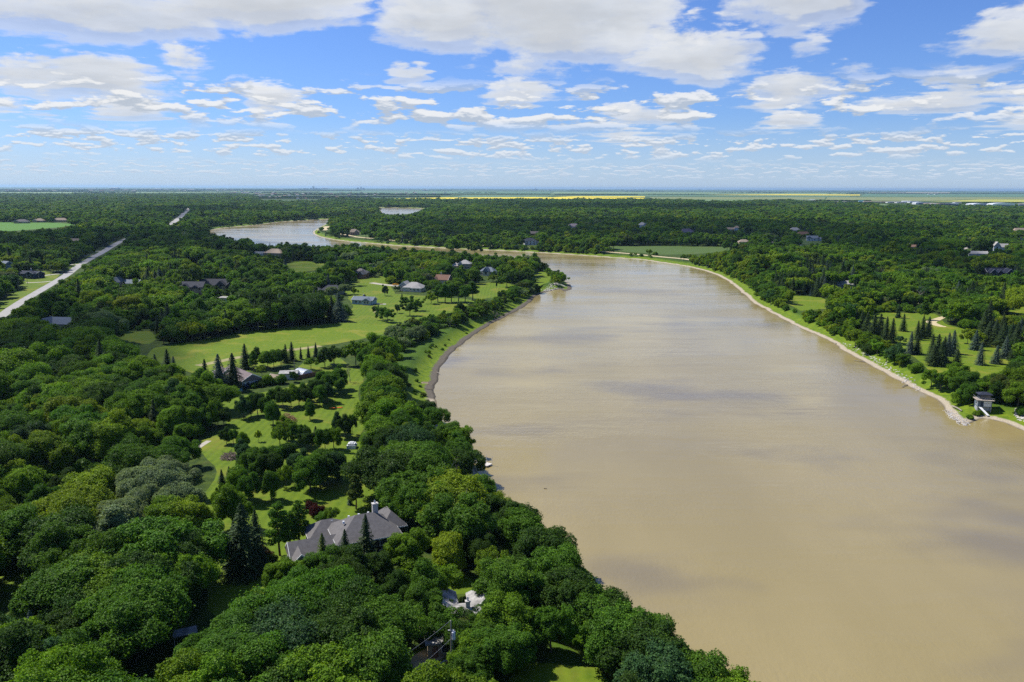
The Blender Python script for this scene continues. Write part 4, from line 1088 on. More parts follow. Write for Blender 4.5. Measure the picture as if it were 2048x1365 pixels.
house('grey-roofed house hidden behind the riverside trees of the right bank', (1498, 523), 0, [(0, 0, 18, 9, 4, 'gx', 3)], GREYS, R_GREY, vis=(1486, 506, 1512, 511))
house('tan house fragment in the trees behind the terracotta roof', (1845, 533), 4, [(0, 0, 10, 7, 3.6, 'gx', 1.4)], TAN, R_WHITE, vis=(1838, 526, 1852, 530))
house('grey shed roof half buried in the trees at the bottom right of the pole', (990, 1325), -18, [(0, 0, 4.5, 3.4, 2.3, 'gx', .9)], GREYS, R_GREY, vis=(975, 1298, 1000, 1306), name='shed', cat='shed')

# white translucent pool cover: a ribbed arched tunnel with a flat-roofed annexe, fenced in brown boards
M_FILM = mat_plain('white_film', (.66, .70, .74), .05, .6, .35, .5)
M_STEEL = mat_plain('steel', (.35, .37, .40), .1, 1, .4, .6)


def arch_tunnel(label, px, yaw, w, L, h, ribs, vis=None):
    p = unproj(px[0], px[1]); t = empty('pool_cover', (p[0], p[1], 0), R(yaw), label, 'pool cover')
    P = Parts(); n = 12; V = []
    for y in (-L / 2, L / 2):
        for k in range(n + 1):
            a = math.pi * k / n; V.append((-math.cos(a) * w / 2, y, math.sin(a) ** .8 * h))
    F = [(k, k + 1, k + n + 2, k + n + 1) for k in range(n)]
    P.add(np.array(V), F); P.faces([tuple(range(n + 1))]); P.faces([tuple(range(n + 1, 2 * n + 2))]); link('film', P, M_FILM, t)
    for i in range(ribs):
        y = -L / 2 + L * i / (ribs - 1); q = [(-math.cos(math.pi * k / n) * (w / 2 + .05), y, math.sin(math.pi * k / n) ** .8 * (h + .05)) for k in range(n + 1)]
        P = Parts(); V2, F2 = tube(q, [.07] * (n + 1), 4); P.add(V2, F2); link('rib', P, M_STEEL, t)
    FOOT.append((p[0], p[1], max(w, L) / 2 + 1))
    if vis: VIS.append((*vis, float(proj(np.array([[p[0], p[1], 0]]))[1][0])))


arch_tunnel('white ribbed arched pool cover behind the brown board fence', (607, 752), 50, 6, 6.5, 3.0, 8, (566, 731, 625, 752))
house('low white flat-roofed annexe left of the ribbed pool cover', (578, 757), 10, [(0, 0, 7, 5.5, 2.5, 'flat', 0)], mat_plain('white_wall', (.6, .62, .62), .04, 1), R_WHITE, name='annexe', cat='annexe', vis=(566, 735, 590, 752))


def board_fence(name, label, a, b, h, mat, cat='fence', step=2.2):
    a = np.array(a); b = np.array(b); L = np.linalg.norm(b - a); yaw = math.atan2(b[1] - a[1], b[0] - a[0])
    t = empty(name, (a[0], a[1], 0), yaw, label, cat)
    n = max(1, round(L / step))
    for i in range(n + 1):
        P = Parts(); boxp(P, i * L / n - .06, i * L / n + .06, -.06, .06, 0, h + .1); link('post', P, mat, t)
    for i in range(n):
        P = Parts(); boxp(P, i * L / n + .07, (i + 1) * L / n - .07, -.03, .03, .06, h); link('board_panel', P, mat, t)
    return t


M_FENCE = mat_plain('brown_boards', (.20, .095, .05), .2, 1)
board_fence('board_fence', 'brown board fence along the lawn in front of the ribbed pool cover', unproj(590, 761)[:2], unproj(642, 750)[:2], 1.8, M_FENCE)
board_fence('board_fence', 'red-brown deck railing in front of the low navy house', unproj(64, 557)[:2], unproj(90, 550)[:2], 2.2, mat_plain('red_deck', (.30, .10, .06), .1, 1))

# boathouse on the right bank: grey block with a roof terrace and a dark glazed cabin on top
def boathouse():
    p = unproj(1966, 818, -1.6); z = -1.6
    t = empty('boathouse', (p[0], p[1], z), R(-12), 'two-level boathouse on the bank with a railed deck, dark glazed cabin and white garage door', 'boathouse'); t.scale = (.86, .86, .86)
    P = Parts(); boxp(P, -3.0, 2.6, -2.2, 2.4, 1.4, 4.3); link('wall', P, mat_plain('grey_blue_siding', (.13, .17, .20), .06, 1), t)
    for x in (-2.8, 2.4):
        for y in (-2.0, 2.2):
            P = Parts(); boxp(P, x - .14, x + .14, y - .14, y + .14, -1, 1.39); link('post', P, CONC, t)
    P = Parts(); boxp(P, -2.9, 2.5, -1.2, 2.3, -.6, 1.38); link('base', P, M_STEEL, t)
    P = Parts(); boxp(P, -3.7, 3.2, -3.1, 2.9, 4.32, 4.52); link('deck', P, mat_plain('deck_boards', (.36, .31, .25), .1, 2), t)
    P = Parts(); boxp(P, -.7, 2.3, -2.27, -2.205, 1.6, 3.9); g = link('garage_door', P, WHITE, t)
    for k in range(4):
        P = Parts(); boxp(P, -.4 + k * .65, 0 + k * .65, -2.30, -2.275, 2.85, 3.1); link('pane', P, PANE, g)
    P = Parts(); boxp(P, -1.9, -1.0, -2.26, -2.205, 1.5, 3.7); link('door', P, NAVY, t)
    P = Parts(); boxp(P, -3.08, -3.004, -1.2, .4, 2.1, 3.6); w = link('window', P, WHITE, t); P = Parts(); boxp(P, -3.13, -3.085, -1.0, .2, 2.3, 3.4); link('pane', P, PANE, w)
    P = Parts(); boxp(P, -2.0, 2.4, -.6, 2.5, 4.53, 6.6); c = link('cabin', P, NAVY, t)
    P = Parts(); boxp(P, -1.8, 2.2, -.66, -.605, 4.9, 6.3); link('pane', P, PANE, c)
    P = Parts(); boxp(P, -2.06, -2.005, -.4, 2.2, 4.9, 6.3); link('pane', P, PANE, c)
    P = Parts(); roof_parts(P, None, -2.2, 2.6, -.9, 2.7, 6.62, .7, 'hx', .5); link('roof', P, R_NAVY, t)
    for i in range(8):
        x = -3.6 + i * .97; P = Parts(); boxp(P, x - .03, x + .03, -3.05, -2.99, 4.53, 5.5); link('rail_post', P, M_STEEL, t)
    P = Parts(); boxp(P, -3.65, 3.2, -3.06, -2.98, 5.51, 5.57); link('rail', P, M_STEEL, t)
    P = Parts(); boxp(P, -3.66, -3.6, -2.97, 2.8, 5.51, 5.57); link('rail', P, M_STEEL, t)
    V = np.array([(-2.6, -2.3, 1.4), (-1.6, -2.3, 1.4), (.6, -6.6, -1.2), (-.4, -6.6, -1.2), (-2.6, -2.3, 1.25), (-1.6, -2.3, 1.25), (.6, -6.6, -1.35), (-.4, -6.6, -1.35)])
    P = Parts(); P.add(V, [(0, 3, 2, 1), (4, 5, 6, 7), (0, 1, 5, 4), (1, 2, 6, 5), (2, 3, 7, 6), (3, 0, 4, 7)]); link('ramp', P, WHITE, t)
    FOOT.append((p[0], p[1], 5)); VIS.append((1946, 766, 1980, 826, float(proj(np.array([[p[0], p[1], 0]]))[1][0])))


boathouse()


def dock():
    p = unproj(968, 927, WZ + .6); t = empty('dock', (p[0], p[1], WZ), R(-38), 'small white floating dock with two tall mooring posts beside the left bank trees', 'dock')
    for i in range(11):
        P = Parts(); boxp(P, -2.2 + i * .4, -1.82 + i * .4, -1.3, 1.3, .5, .58); link('plank', P, mat_plain('dock_boards', (.58, .54, .50), .06, 2) if i == 0 else bpy.data.materials['dock_boards'], t)
    P = Parts(); boxp(P, -2.2, 2.18, -1.28, 1.28, .22, .49); link('frame', P, M_BARKG, t)
    for x in (-1.6, 1.5):
        P = Parts(); V, F = tube([(x, 0, -.5), (x, 0, .2)], [.35, .35], 8); P.add(V, F); link('float', P, M_STEEL, t)
    for x, y in ((-.2, 1.25), (2.1, 1.2)):
        P = Parts(); V, F = tube([(x, y, -1.5), (x + .15, y, 3.0)], [.07, .07], 6); P.add(V, F); link('mooring_post', P, WHITE, t)
    P = Parts(); boxp(P, -7.0, -2.25, -.4, .4, .55, .66); link('gangway', P, bpy.data.materials['dock_boards'], t)


dock()


def utility_pole(px, h, label, transformer=False, arm=True, cat='utility pole', group='wooden poles along the road', name='utility_pole'):
    p = unproj(*px); t = empty(name, (p[0], p[1], 0), R(px[0] % 7 * 9 if not transformer else 0), label, cat, group)
    P = Parts(); V, F = tube([(0, 0, 0), (0, 0, h)], [.17, .11], 8); P.add(V, F); P.add(*ring_cap(0, 0, h, .11)); link('pole', P, M_BARKG, t)
    if arm:
        P = Parts(); boxp(P, -1.1, 1.1, -.06, .06, h - .9, h - .76); a = link('crossarm', P, M_BARKG, t)
        for x in (-1, -.4, .4, 1):
            P = Parts(); V, F = tube([(x, 0, h - .76), (x, 0, h - .56)], [.05, .05], 6); P.add(V, F); link('insulator', P, WHITE, a)
    if transformer:
        P = Parts(); V, F = tube([(.42, -.12, h - 3.2), (.42, -.12, h - 1.9)], [.30, .30], 12); P.add(V, F); P.add(*ring_cap(.42, -.12, h - 1.9, .30, 12)); tr = link('transformer', P, METAL, t)
        for dx in (-.12, .12):
            P = Parts(); V, F = tube([(.42 + dx, -.12, h - 1.8), (.42 + dx, -.12, h - 1.45)], [.05, .04], 6); P.add(V, F); link('bushing', P, WHITE, tr)
        P = Parts(); boxp(P, -.5, .5, -.05, .05, h - 1.75, h - 1.65); link('crossarm', P, WHITE, t)
        V, F = tube([(.15, 0, h - 3.3), (1.2, -.4, 0)], [.02, .02], 4); P = Parts(); P.add(V, F); link('guy_wire', P, M_STEEL, t)
    return p


PH = 10.5
# base of the big pole lies just below the picture's lower edge
pp = unproj(903, 1355); pole_top = np.array([pp[0], pp[1], PH])
utility_pole((903, 1358), PH, 'wooden pole with a pale transformer drum at the bottom beside the sandy driveway', True, False, group=None)
VIS.append((845, 1275, 910, 1352, 150)); FOOT.append((pp[0], pp[1], 2.5))


def wire(a, b, sag, label, r=.015):
    q = [np.array(a) * (1 - t) + np.array(b) * t - [0, 0, sag * 4 * t * (1 - t)] for t in np.linspace(0, 1, 10)]
    P = Parts(); V, F = tube(q, [r] * 10, 4); P.add(V, F); o = link('overhead_wire', P, M_STEEL, None); tag(o, label, 'wire')


base2 = unproj(690, 1480)
wire(pole_top + [0, 0, -.1], (base2[0], base2[1], 8.5), 1.0, 'upper overhead wire running down-left from the pole with the transformer')
wire(pole_top + [0, 0, -3.4], (base2[0] + 2.2, base2[1], 6.3), 1.2, 'lower overhead wire running down-left from the pole with the transformer')
for i, (u, v, tp, arm) in enumerate([(15, 594, 572, 0), (39, 581, 556, 0), (55, 569, 549, 0), (78, 560, 538, 1), (102, 551, 530, 1), (114, 542, 524, 1), (122, 538, 518, 0), (157, 512, 497, 0), (169, 508, 495, 0), (185, 502, 488, 0), (152, 569, 547, 1)]):
    d = proj(np.array([unproj(u, v)]))[1][0]; utility_pole((u, v), (v - tp) * d / FPX * 1.02, '%s wooden utility pole beside the left road' % ['nearest', 'second nearest', 'third nearest', 'fourth nearest', 'fifth nearest', 'sixth nearest', 'seventh nearest', 'third farthest', 'second farthest', 'farthest', 'lone'][i] + (' on its right-hand verge' if i == 10 else ''), False, bool(arm))
utility_pole((1912, 612), 9, 'pale pole with a small drum at the edge of the east lawn', False, False, group=None)
utility_pole((1916, 553), 11, 'tall slim pole left of the navy house with three gables', False, False, group=None)
utility_pole((589, 741), 4.6, 'slim garden lamp post with a pale head behind the white pool cover', False, False, 'lamp post', None, 'lamp_post')


def car(label, px, yaw, col, L=4.6, pickup=False):
    p = unproj(*px); t = empty('parked_pickup' if pickup else 'parked_car', (p[0], p[1], .05), R(yaw), label, 'pickup truck' if pickup else 'car')
    w = .92
    prof = [(-L / 2, .35), (-L / 2, .85), (-L / 2 + .9, .98), (L / 2 - 1.2, .95), (L / 2, .75), (L / 2, .35)]
    top = [(-L * .30, .97), (-L * .20, 1.48), (L * .10, 1.48), (L * .24, .96)] if not pickup else [(-L * .08, .97), (-L * .02, 1.72), (L * .17, 1.72), (L * .28, .97)]
    mt = mat_plain('car_paint', col, .02, 1, .25, .6)
    def ext(pr, y):
        V = np.array([(a, -y, b) for a, b in pr] + [(a, y, b) for a, b in pr]); n = len(pr); P = Parts()
        P.add(V, [(k, (k + 1) % n, (k + 1) % n + n, k + n) for k in range(n)]); P.faces([tuple(range(n))]); P.faces([tuple(range(n, 2 * n))]); return P
    link('body', ext(prof, w), mt, t); link('cabin', ext(top, w * .86), mt, t)
    for s in (-1, 1):
        P = Parts(); V = np.array([(a * .9, s * w * .865, b * .97 + .02) for a, b in top] + [(a * .9, s * w * .88, b * .97 + .02) for a, b in top]); P.add(V, [(0, 1, 2, 3), (4, 5, 6, 7), (0, 1, 5, 4), (1, 2, 6, 5), (2, 3, 7, 6), (3, 0, 4, 7)]); link('window', P, PANE, t)
        for x in (-L * .31, L * .31):
            P = Parts(); V, F = tube([(x, s * w * .82, .34), (x, s * w * 1.02, .34)], [.34, .34], 10); P.add(V, F); P.faces([tuple(range(10))]); P.faces([tuple(range(10, 20))]); link('wheel', P, M_TYRE, t)
    FOOT.append((p[0], p[1], 3))


M_TYRE = mat_plain('tyre', (.02, .02, .02), .1, 1)
car('red car beside the beige gabled house near the left road', (93, 654), 20, (.55, .02, .02))
car('orange-yellow car on the driveway left of the big cream house', (791, 571), 8, (.85, .42, .02), 5.0)
car('red pickup truck just right of the big cream house', (849, 571), 70, (.55, .03, .02), 4.8, True)
car('dark blue pickup truck parked at the garage of the white ranch house', (487, 776), -30, (.015, .022, .05), 5.4, True)
car('white car on the road verge left of the navy house', (44, 563), 50, (.6, .6, .6))
car('small dark car driving far along the left road', (131, 546), 60, (.03, .03, .04))
car('pale car parked in the shade beside the narrow beige house', (217, 576), 10, (.5, .52, .55))


def simple(name, label, cat, px, yaw, shapes, z=0.0, vis=None):
    """shapes: (part name, material, [box...]) with boxes x0,x1,y0,y1,z0,z1"""
    p = unproj(px[0], px[1], z); t = empty(name, (p[0], p[1], z), R(yaw), label, cat)
    for nm, mt, bx in shapes:
        for b in bx: P = Parts(); boxp(P, *b); link(nm, P, mt, t)
    FOOT.append((p[0], p[1], 3))
    if vis: VIS.append((*vis, float(proj(np.array([[p[0], p[1], z]]))[1][0])))
    return t


M_BLUET = mat_plain('blue_tarp', (.12, .36, .45), .05, 2, .4, .5); M_ORANGE = mat_plain('orange_plastic', (.80, .17, .02), .05, 2, .4, .5)
simple('utility_trailer', 'low turquoise covered trailer on the grass in front of the ranch house driveway', 'trailer', (472, 785), 22, [('cover', M_BLUET, [(-2.4, 2.4, -.9, .9, .55, 1.15)]), ('bed', M_STEEL, [(-2.5, 2.5, -.95, .95, .38, .54)]), ('wheel', M_TYRE, [(-.3, .3, -1.1, -.96, .05, .65)]), ('wheel', M_TYRE, [(-.3, .3, .96, 1.1, .05, .65)])], vis=(460, 776, 485, 786))
simple('play_slide', 'orange playground slide in a gap of the right bank trees', 'slide', (1530, 541), 20, [('ladder', M_ORANGE, [(-1.6, -1.4, -.5, .5, 0, 4.2), (-1.6, -.2, -.5, .5, 4.0, 4.2)]), ('chute', M_ORANGE, [(-.2, .5, -.4, .4, 3.2, 3.9), (.4, 1.1, -.4, .4, 2.2, 3.1), (1.0, 1.7, -.4, .4, 1.1, 2.1), (1.6, 2.4, -.4, .4, .3, 1.1)]), ('leg', M_STEEL, [(-.2, -.05, -.5, -.35, 0, 3.9)]), ('leg', M_STEEL, [(-.2, -.05, .35, .5, 0, 3.9)])], vis=(1522, 529, 1538, 542))
simple('kayak', 'orange kayak lying on the orchard grass beside a ring of pale stones', 'kayak', (672, 817), 12, [('hull', M_ORANGE, [(-2.0, 2.0, -.3, .3, .05, .3), (-2.4, -2.0, -.18, .18, .1, .32), (2.0, 2.4, -.18, .18, .1, .32)]), ('cockpit', M_TYRE, [(-.5, .5, -.2, .2, .301, .34)])], vis=(660, 810, 685, 820))
simple('garden_bench', 'pale beige bench on the tall grass of the inner river bend', 'bench', (850, 769), -8, [('seat', mat_plain('pale_wood', (.62, .50, .36), .05, 2), [(-1.6, 1.6, -.3, .3, .45, .55)]), ('backrest', bpy.data.materials['pale_wood'], [(-1.6, 1.6, .3, .38, .56, 1.0)]), ('leg', M_ORANGE, [(-1.5, -1.35, -.3, .3, 0, .44)]), ('leg', M_ORANGE, [(1.35, 1.5, -.3, .3, 0, .44)])], z=-1.2, vis=(840, 764, 860, 771))
simple('patio', 'pale paved patio with a white table right of the pale blue bungalow', 'patio', (762, 609), 0, [('slab', CONC, [(-3, 3.5, -1.6, 1.6, 0.02, .14)]), ('table', WHITE, [(-2.6, -1.2, -.7, .7, .8, .9), (-2.0, -1.8, -.1, .1, .141, .8)]), ('bench', BRICK, [(-.6, 1.2, -.3, .3, .141, .55)])], vis=(752, 598, 774, 607))
simple('tent', 'small white tent in the foreground glade at the left edge', 'tent', (64, 1112), 20, [('roof', R_WHITE, [(-1.6, 1.6, -2.2, 2.2, 1.9, 2.2), (-1.1, 1.1, -1.9, 1.9, 2.2, 2.5)]), ('leg', WHITE, [(-1.55, -1.45, -2.1, -2.0, 0, 1.9)]), ('leg', WHITE, [(1.45, 1.55, -2.1, -2.0, 0, 1.9)]), ('leg', WHITE, [(-1.55, -1.45, 2.0, 2.1, 0, 1.9)]), ('leg', WHITE, [(1.45, 1.55, 2.0, 2.1, 0, 1.9)])], vis=(50, 1078, 74, 1105))
simple('shed', 'dark-roofed shed above the white tent at the left edge', 'shed', (70, 1080), 8, [('wall', GREYS, [(-2, 2, -1.5, 1.5, 0, 2.1)]), ('roof', R_DARK, [(-2.4, 2.4, -1.9, 1.9, 2.11, 2.3), (-2.2, 2.2, -1.0, 1.0, 2.3, 2.55)])], vis=(55, 1050, 90, 1064))
simple('garden_dome', 'pale grey dome tent among the orchard trees', 'tent', (704, 896), 0, [('cover', METAL, [(-1.4, 1.4, -1.4, 1.4, 0, 1.1), (-1.1, 1.1, -1.1, 1.1, 1.1, 1.6), (-.6, .6, -.6, .6, 1.6, 1.9)])], vis=(695, 873, 712, 884))
simple('swimming_pool', 'small turquoise swimming pool with a pale rim left of the white-roofed house', 'pool', (842, 1192), 15, [('rim', CONC, [(-2.6, 2.6, -2.0, 2.0, .02, .16)]), ('water_surface', mat_plain('pool_water', (.10, .42, .46), .05, 1, .1, .5), [(-2.3, 2.3, -1.7, 1.7, .161, .2)])], vis=(822, 1176, 858, 1196))
simple('garden_canopy', 'low white canopy fragment showing through the oaks left of the driveway', 'canopy', (372, 1290), 25, [('roof', R_WHITE, [(-2.0, 2.0, -1.3, 1.3, 2.4, 2.6)]), ('post', WHITE, [(-1.9, -1.8, -1.2, -1.1, 0, 2.4)]), ('post', WHITE, [(1.8, 1.9, -1.2, -1.1, 0, 2.4)])], vis=(354, 1256, 388, 1284))
simple('motorhome', 'white motorhome in the dark trees north of the charcoal roofs', 'motorhome', (438, 507), 5, [('body', WHITE, [(-4.5, 4.5, -1.2, 1.2, .6, 3.3)]), ('window', PANE, [(-3, -1, -1.24, -1.201, 2, 2.7)]), ('window', PANE, [(1, 3, -1.24, -1.201, 2, 2.7)]), ('wheel', M_TYRE, [(-3, -2.2, -1.25, -1.0, 0, .6)]), ('wheel', M_TYRE, [(2.2, 3, -1.25, -1.0, 0, .6)])], vis=(430, 499, 446, 506))
simple('orange_umbrella', 'small orange parasol in the shrubs right of the pole with the transformer', 'parasol', (953, 1290), 0, [('canopy', M_ORANGE, [(-.6, .6, -.6, .6, 2.0, 2.15), (-.35, .35, -.35, .35, 2.15, 2.3)]), ('pole', M_STEEL, [(-.03, .03, -.03, .03, 0, 2.0)])], vis=(944, 1266, 962, 1280))


# retaining wall of stacked beams beside the driveway and the stone edging by the big house
def log_wall(label, a, b, h, mat):
    a, b = unproj(*a)[:2], unproj(*b)[:2]; L = np.linalg.norm(b - a); yaw = math.atan2(b[1] - a[1], b[0] - a[0]); t = empty('retaining_wall', (a[0], a[1], 0), yaw, label, 'wall')
    rows = 3; n = max(2, round(L / 1.6))
    for r_ in range(rows):
        for i in range(n):
            x0 = L * i / n + (.4 if r_ % 2 else 0); P = Parts(); boxp(P, x0 + .02, min(x0 + L / n, L + .4) - .02, -.16 - .02 * (i % 2), .16, h * r_ / rows + .01, h * (r_ + 1) / rows - .02); link('block', P, mat, t)


log_wall('low pale retaining wall of stacked blocks right of the sandy driveway', (838, 1362), (892, 1328), .8, CONC)
log_wall('grey stone edging on the lawn between the tall spruces and the big grey-roofed house', (495, 1150), (538, 1136), .6, CONC)


def brush_pile(label, px, r, h, seed, mat):
    rng = np.random.default_rng(seed); p = unproj(*px); t = empty('brush_pile', (p[0], p[1], 0), 0, label, 'brush pile')
    for grp in range(6):
        P = Parts()
        for i in range(45):
            a = rng.uniform(0, 6.28); q = rng.random() ** .6 * r; c = np.array([math.cos(a) * q, math.sin(a) * q, h * (1 - (q / r) ** 2) * rng.uniform(.2, 1)])
            d = unit(rng.normal(size=3) * [1, 1, .55]) * rng.uniform(.5, 1.3); V, F = tube([c - d, c + d * .6], [.06, .03], 3); V[:, 2] = np.maximum(V[:, 2], 0.02); P.add(V, F)
        link('branches', P, mat, t)['kind'] = 'stuff'
    FOOT.append((p[0], p[1], r + 1))


M_BRUSH = mat_plain('dead_branches', (.36, .20, .12), .3, 1); M_BRUSH2 = mat_plain('grey_branches', (.26, .19, .17), .3, 1)
brush_pile('large heap of reddish cut branches on the orchard lawn', (575, 843), 3.4, 3.0, 1, M_BRUSH)
brush_pile('smaller heap of grey-brown branches below the pair of orchard trees', (459, 917), 2.6, 2.2, 2, M_BRUSH2)

# riprap: pale boulders along the right bank and the spit
def rocks(name, label, line, width, n, seed, size=(.3, .9), mat=None):
    rng = np.random.default_rng(seed); L = np.array([unproj(u, v, -2)[:2] for u, v in line]); P = Parts(); V0, F0 = ico()
    s = np.concatenate([[0], np.cumsum(np.linalg.norm(np.diff(L, axis=0), axis=1))])
    t = rng.uniform(0, s[-1], n); xy = np.stack([np.interp(t, s, L[:, 0]), np.interp(t, s, L[:, 1])], 1) + rng.normal(0, width / 2, (n, 2))
    zz = height(shore_dist(xy))
    for q, z in zip(xy, zz):
        k = rng.uniform(*size); P.add(np.array([q[0], q[1], z]) + V0 * rng.uniform(.6, 1.2, (12 if len(V0) == 12 else len(V0), 1)) * [k, k * .8, k * .5], F0)
    o = link(name, P, mat); tag(o, label, 'rocks'); o['kind'] = 'stuff'


M_ROCK = mat_plain('pale_rock', (.48, .45, .40), .15, 1)
rocks('riprap', 'band of pale boulders along the right bank below the bushes', [(1690, 684), (1720, 700), (1760, 722), (1800, 745), (1840, 775)], 2.2, 210, 1, (.2, .7), M_ROCK)
rocks('riprap', 'pale stones strewn over the sandy spit below the boathouse', [(1892, 815), (1912, 830), (1935, 845)], 3.0, 220, 2, (.15, .5), M_ROCK)
rocks('riprap', 'pale boulders on the bank at the right edge beyond the boathouse', [(2035, 828), (2048, 838), (2080, 850)], 2.0, 120, 3, (.3, .9), M_ROCK)
rocks('driftwood_stones', 'dark and pale stones on the sand spit at the tip of the peninsula', [(1090, 580), (1110, 572), (1128, 571)], 4.0, 200, 4, (.3, .9), M_ROCK)
log = Parts(); a, b = unproj(1904, 812, -2.4), unproj(1924, 822, -2.4); V, F = tube([a, (a + b) / 2 + [0, 0, .2], b], [.3, .26, .2], 7); log.add(V, F)
tag(link('driftwood_log', log, M_BARKG), 'long bleached driftwood log on the spit beside the grass', 'log')
log = Parts(); a, b = unproj(1088, 977, WZ + .1), unproj(1094, 978, WZ + .1); V, F = tube([a, b], [.12, .08], 6); log.add(V, F)
tag(link('floating_branch', log, M_BARK), 'tiny dark branch drifting alone on the brown water', 'branch')

VIS.append((580, 1055, 645, 1104, 185)); VIS.append((745, 1050, 786, 1102, 185)); VIS.append((205, 935, 375, 1030, 212)); VIS.append((225, 1040, 262, 1090, 190))
for i, (u, v, L_, tx) in enumerate([(1540, 622, 5, 'bleached log on the sand of the outer bend, farthest upstream of the logs'), (1672, 688, 4, 'short pale log where the band of pale boulders begins'), (1730, 724, 5, 'grey log on the sand halfway down the right bank'), (1815, 770, 6, 'long grey log on the sand just upstream of the spit'), (873, 745, 4, 'pale log on the mud of the inner bend'), (876, 822, 4, 'dark log on the mud below the bench')]):
    a = unproj(u, v, WZ + .35); an = i * 1.3; log = Parts(); V, F = tube([a, a + np.array([math.cos(an), math.sin(an) * .8, 0]) * L_ * .5 + [0, 0, .1], a + np.array([math.cos(an), math.sin(an), 0]) * L_], [.22, .18, .12], 6); log.add(V, F)
    tag(link('driftwood_log', log, M_BARKG), tx, 'log')
# ------------------------------------------------------------------ far away: airfield, town, elevators, skyline
def far_shed(label, u, v, w, d, h, typ, rh, wall, roof, name, cat, group=None, z=.5):
    p = unproj(u, v, z); t = empty(name, (p[0], p[1], z), R((u * 7) % 23 - 11), label, cat, group)
    P = Parts(); boxp(P, -w / 2, w / 2, -d / 2, d / 2, -1, h); link('wall', P, wall, t)
    P = Parts()
    if typ == 'arch':
        n = 10; V = np.array([(-math.cos(math.pi * k / n) * (w / 2 + .5), y, h + .02 + math.sin(math.pi * k / n) * rh) for y in (-d / 2 - .5, d / 2 + .5) for k in range(n + 1)])
        P.add(V, [(k, k + 1, k + n + 2, k + n + 1) for k in range(n)]); P.faces([tuple(range(n + 1))]); P.faces([tuple(range(n + 1, 2 * n + 2))]); P.faces([(0, n + 1, 2 * n + 1, n)])
    else: roof_parts(P, None, -w / 2, w / 2, -d / 2, d / 2, h, rh, typ)
    link('roof', P, roof, t)
    if typ == 'arch' or w > 40:
        P = Parts(); boxp(P, -w * .3, w * .3, -d / 2 - .3, -d / 2 - .01, 0, h * .8); link('hangar_door', P, R_BLUE, t)
    return t


COLS = [('white', R_WHITE), ('pale grey', METAL), ('blue-grey', R_BLUE), ('tan', R_TAN), ('dark', R_DARK), ('rust-red', R_BROWN), ('bright blue', M_BLUET)]
air = [(1585, 402.3, 90, 1, 6), (1605, 401.6, 120, 0, 5), (1630, 402.0, 70, 1, 7), (1675, 405.3, 40, 0, 5), (1684, 405, 50, 0, 5), (1722, 404.4, 30, 6, 8), (1735, 405.4, 50, 3, 8), (1752, 405.5, 60, 3, 6), (1768, 405.6, 40, 5, 6), (1785, 406, 70, 0, 7), (1800, 406.2, 60, 0, 6),
       (1812, 405.6, 50, 1, 10), (1826, 406, 60, 2, 9), (1842, 409, 80, 1, 12), (1858, 409.5, 50, 3, 8), (1868, 410.5, 45, 0, 8), (1880, 410.2, 40, 5, 9), (1890, 410.4, 50, 4, 9), (1903, 410, 60, 2, 9), (1915, 406.5, 50, 0, 6), (1957, 412.4, 95, 1, 11), (2005, 413.4, 120, 1, 14), (2034, 411.5, 90, 0, 10), (2062, 411, 80, 0, 9)]
for i, (u, v, w, c, h) in enumerate(air):
    big = u in (1957, 2005)
    ordn = 'leftmost', 'second', 'third', 'fourth', 'fifth', 'sixth', 'seventh', 'eighth', 'ninth', 'tenth', 'eleventh', 'twelfth', 'thirteenth', 'fourteenth', 'fifteenth', 'sixteenth', 'seventeenth', 'eighteenth', 'nineteenth', 'twentieth', 'twenty-first', 'twenty-second', 'twenty-third', 'rightmost'
    far_shed(('%s big arch-roofed hangar at the right end of the airfield' % ('left' if u < 1980 else 'right')) if big else '%s building from the left in the airfield row, with a %s roof' % (ordn[i], COLS[c][0]), u, v, w, w * .5 if not big else 60, h * .7, 'arch' if big or h >= 12 else 'gx', h * .3 if not big else h * .55, [WHITE, METAL, METAL, BEIGE, NAVY, BRICK, BLUEG][c], COLS[c][1], 'hangar', 'hangar', 'airfield buildings on the plain')
rngf = np.random.default_rng(11)
town = [(u, v) for u, v in zip(rngf.uniform(455, 900, 110), rngf.uniform(386, 399, 110)) if not (u > 740 and v > 392)]
town += [(u, v) for u, v in zip(rngf.uniform(0, 500, 60), rngf.uniform(378.5, 383.5, 60))]
town.sort(); town_seen = {}
NTH = ['leftmost', 'second from the left', 'third from the left', 'fourth from the left', 'fifth from the left', 'sixth from the left', 'seventh from the left', 'eighth from the left', 'ninth from the left', 'tenth from the left']
for u, v in town:
    d = 80 * FPX / (v - 376); s = max(1.0, d / 6500)
    c = rngf.integers(0, 6); rc = rngf.integers(0, 6); key = (c, rc); town_seen[key] = town_seen.get(key, -1) + 1; far_shed('far-off %s house, %s roof, on the plain, %s of its colours' % (['white', 'chalky', 'cream', 'beige', 'brick', 'grey'][c], ['pale', 'white', 'brown', 'tan', 'dark', 'grey'][rc], NTH[min(town_seen[key], 9)]), u, v, rngf.uniform(14, 26) * s, 12 * s, rngf.uniform(4, 6) * min(s, 1.6), 'gx', 3.5 * min(s, 1.6), [WHITE, WHITE, CREAM, BEIGE, BRICK, GREYS][c], [R_PALE, R_WHITE, R_BROWN, R_TAN, R_DARK, R_GREY][rc], 'town_house', 'house', 'houses of the far-off town')
SH = sorted([(130, 381), (230, 379.5), (315, 381), (383, 382), (420, 381), (560, 381), (1400, 379.5), (1280, 380.4), (1100, 381), (1176, 380.2), (1700, 379.4), (1725, 379.4), (1860, 389.5), (1872, 389.5), (650, 379), (850, 381.6), (1155, 382), (1262, 381.5), (1510, 382)])
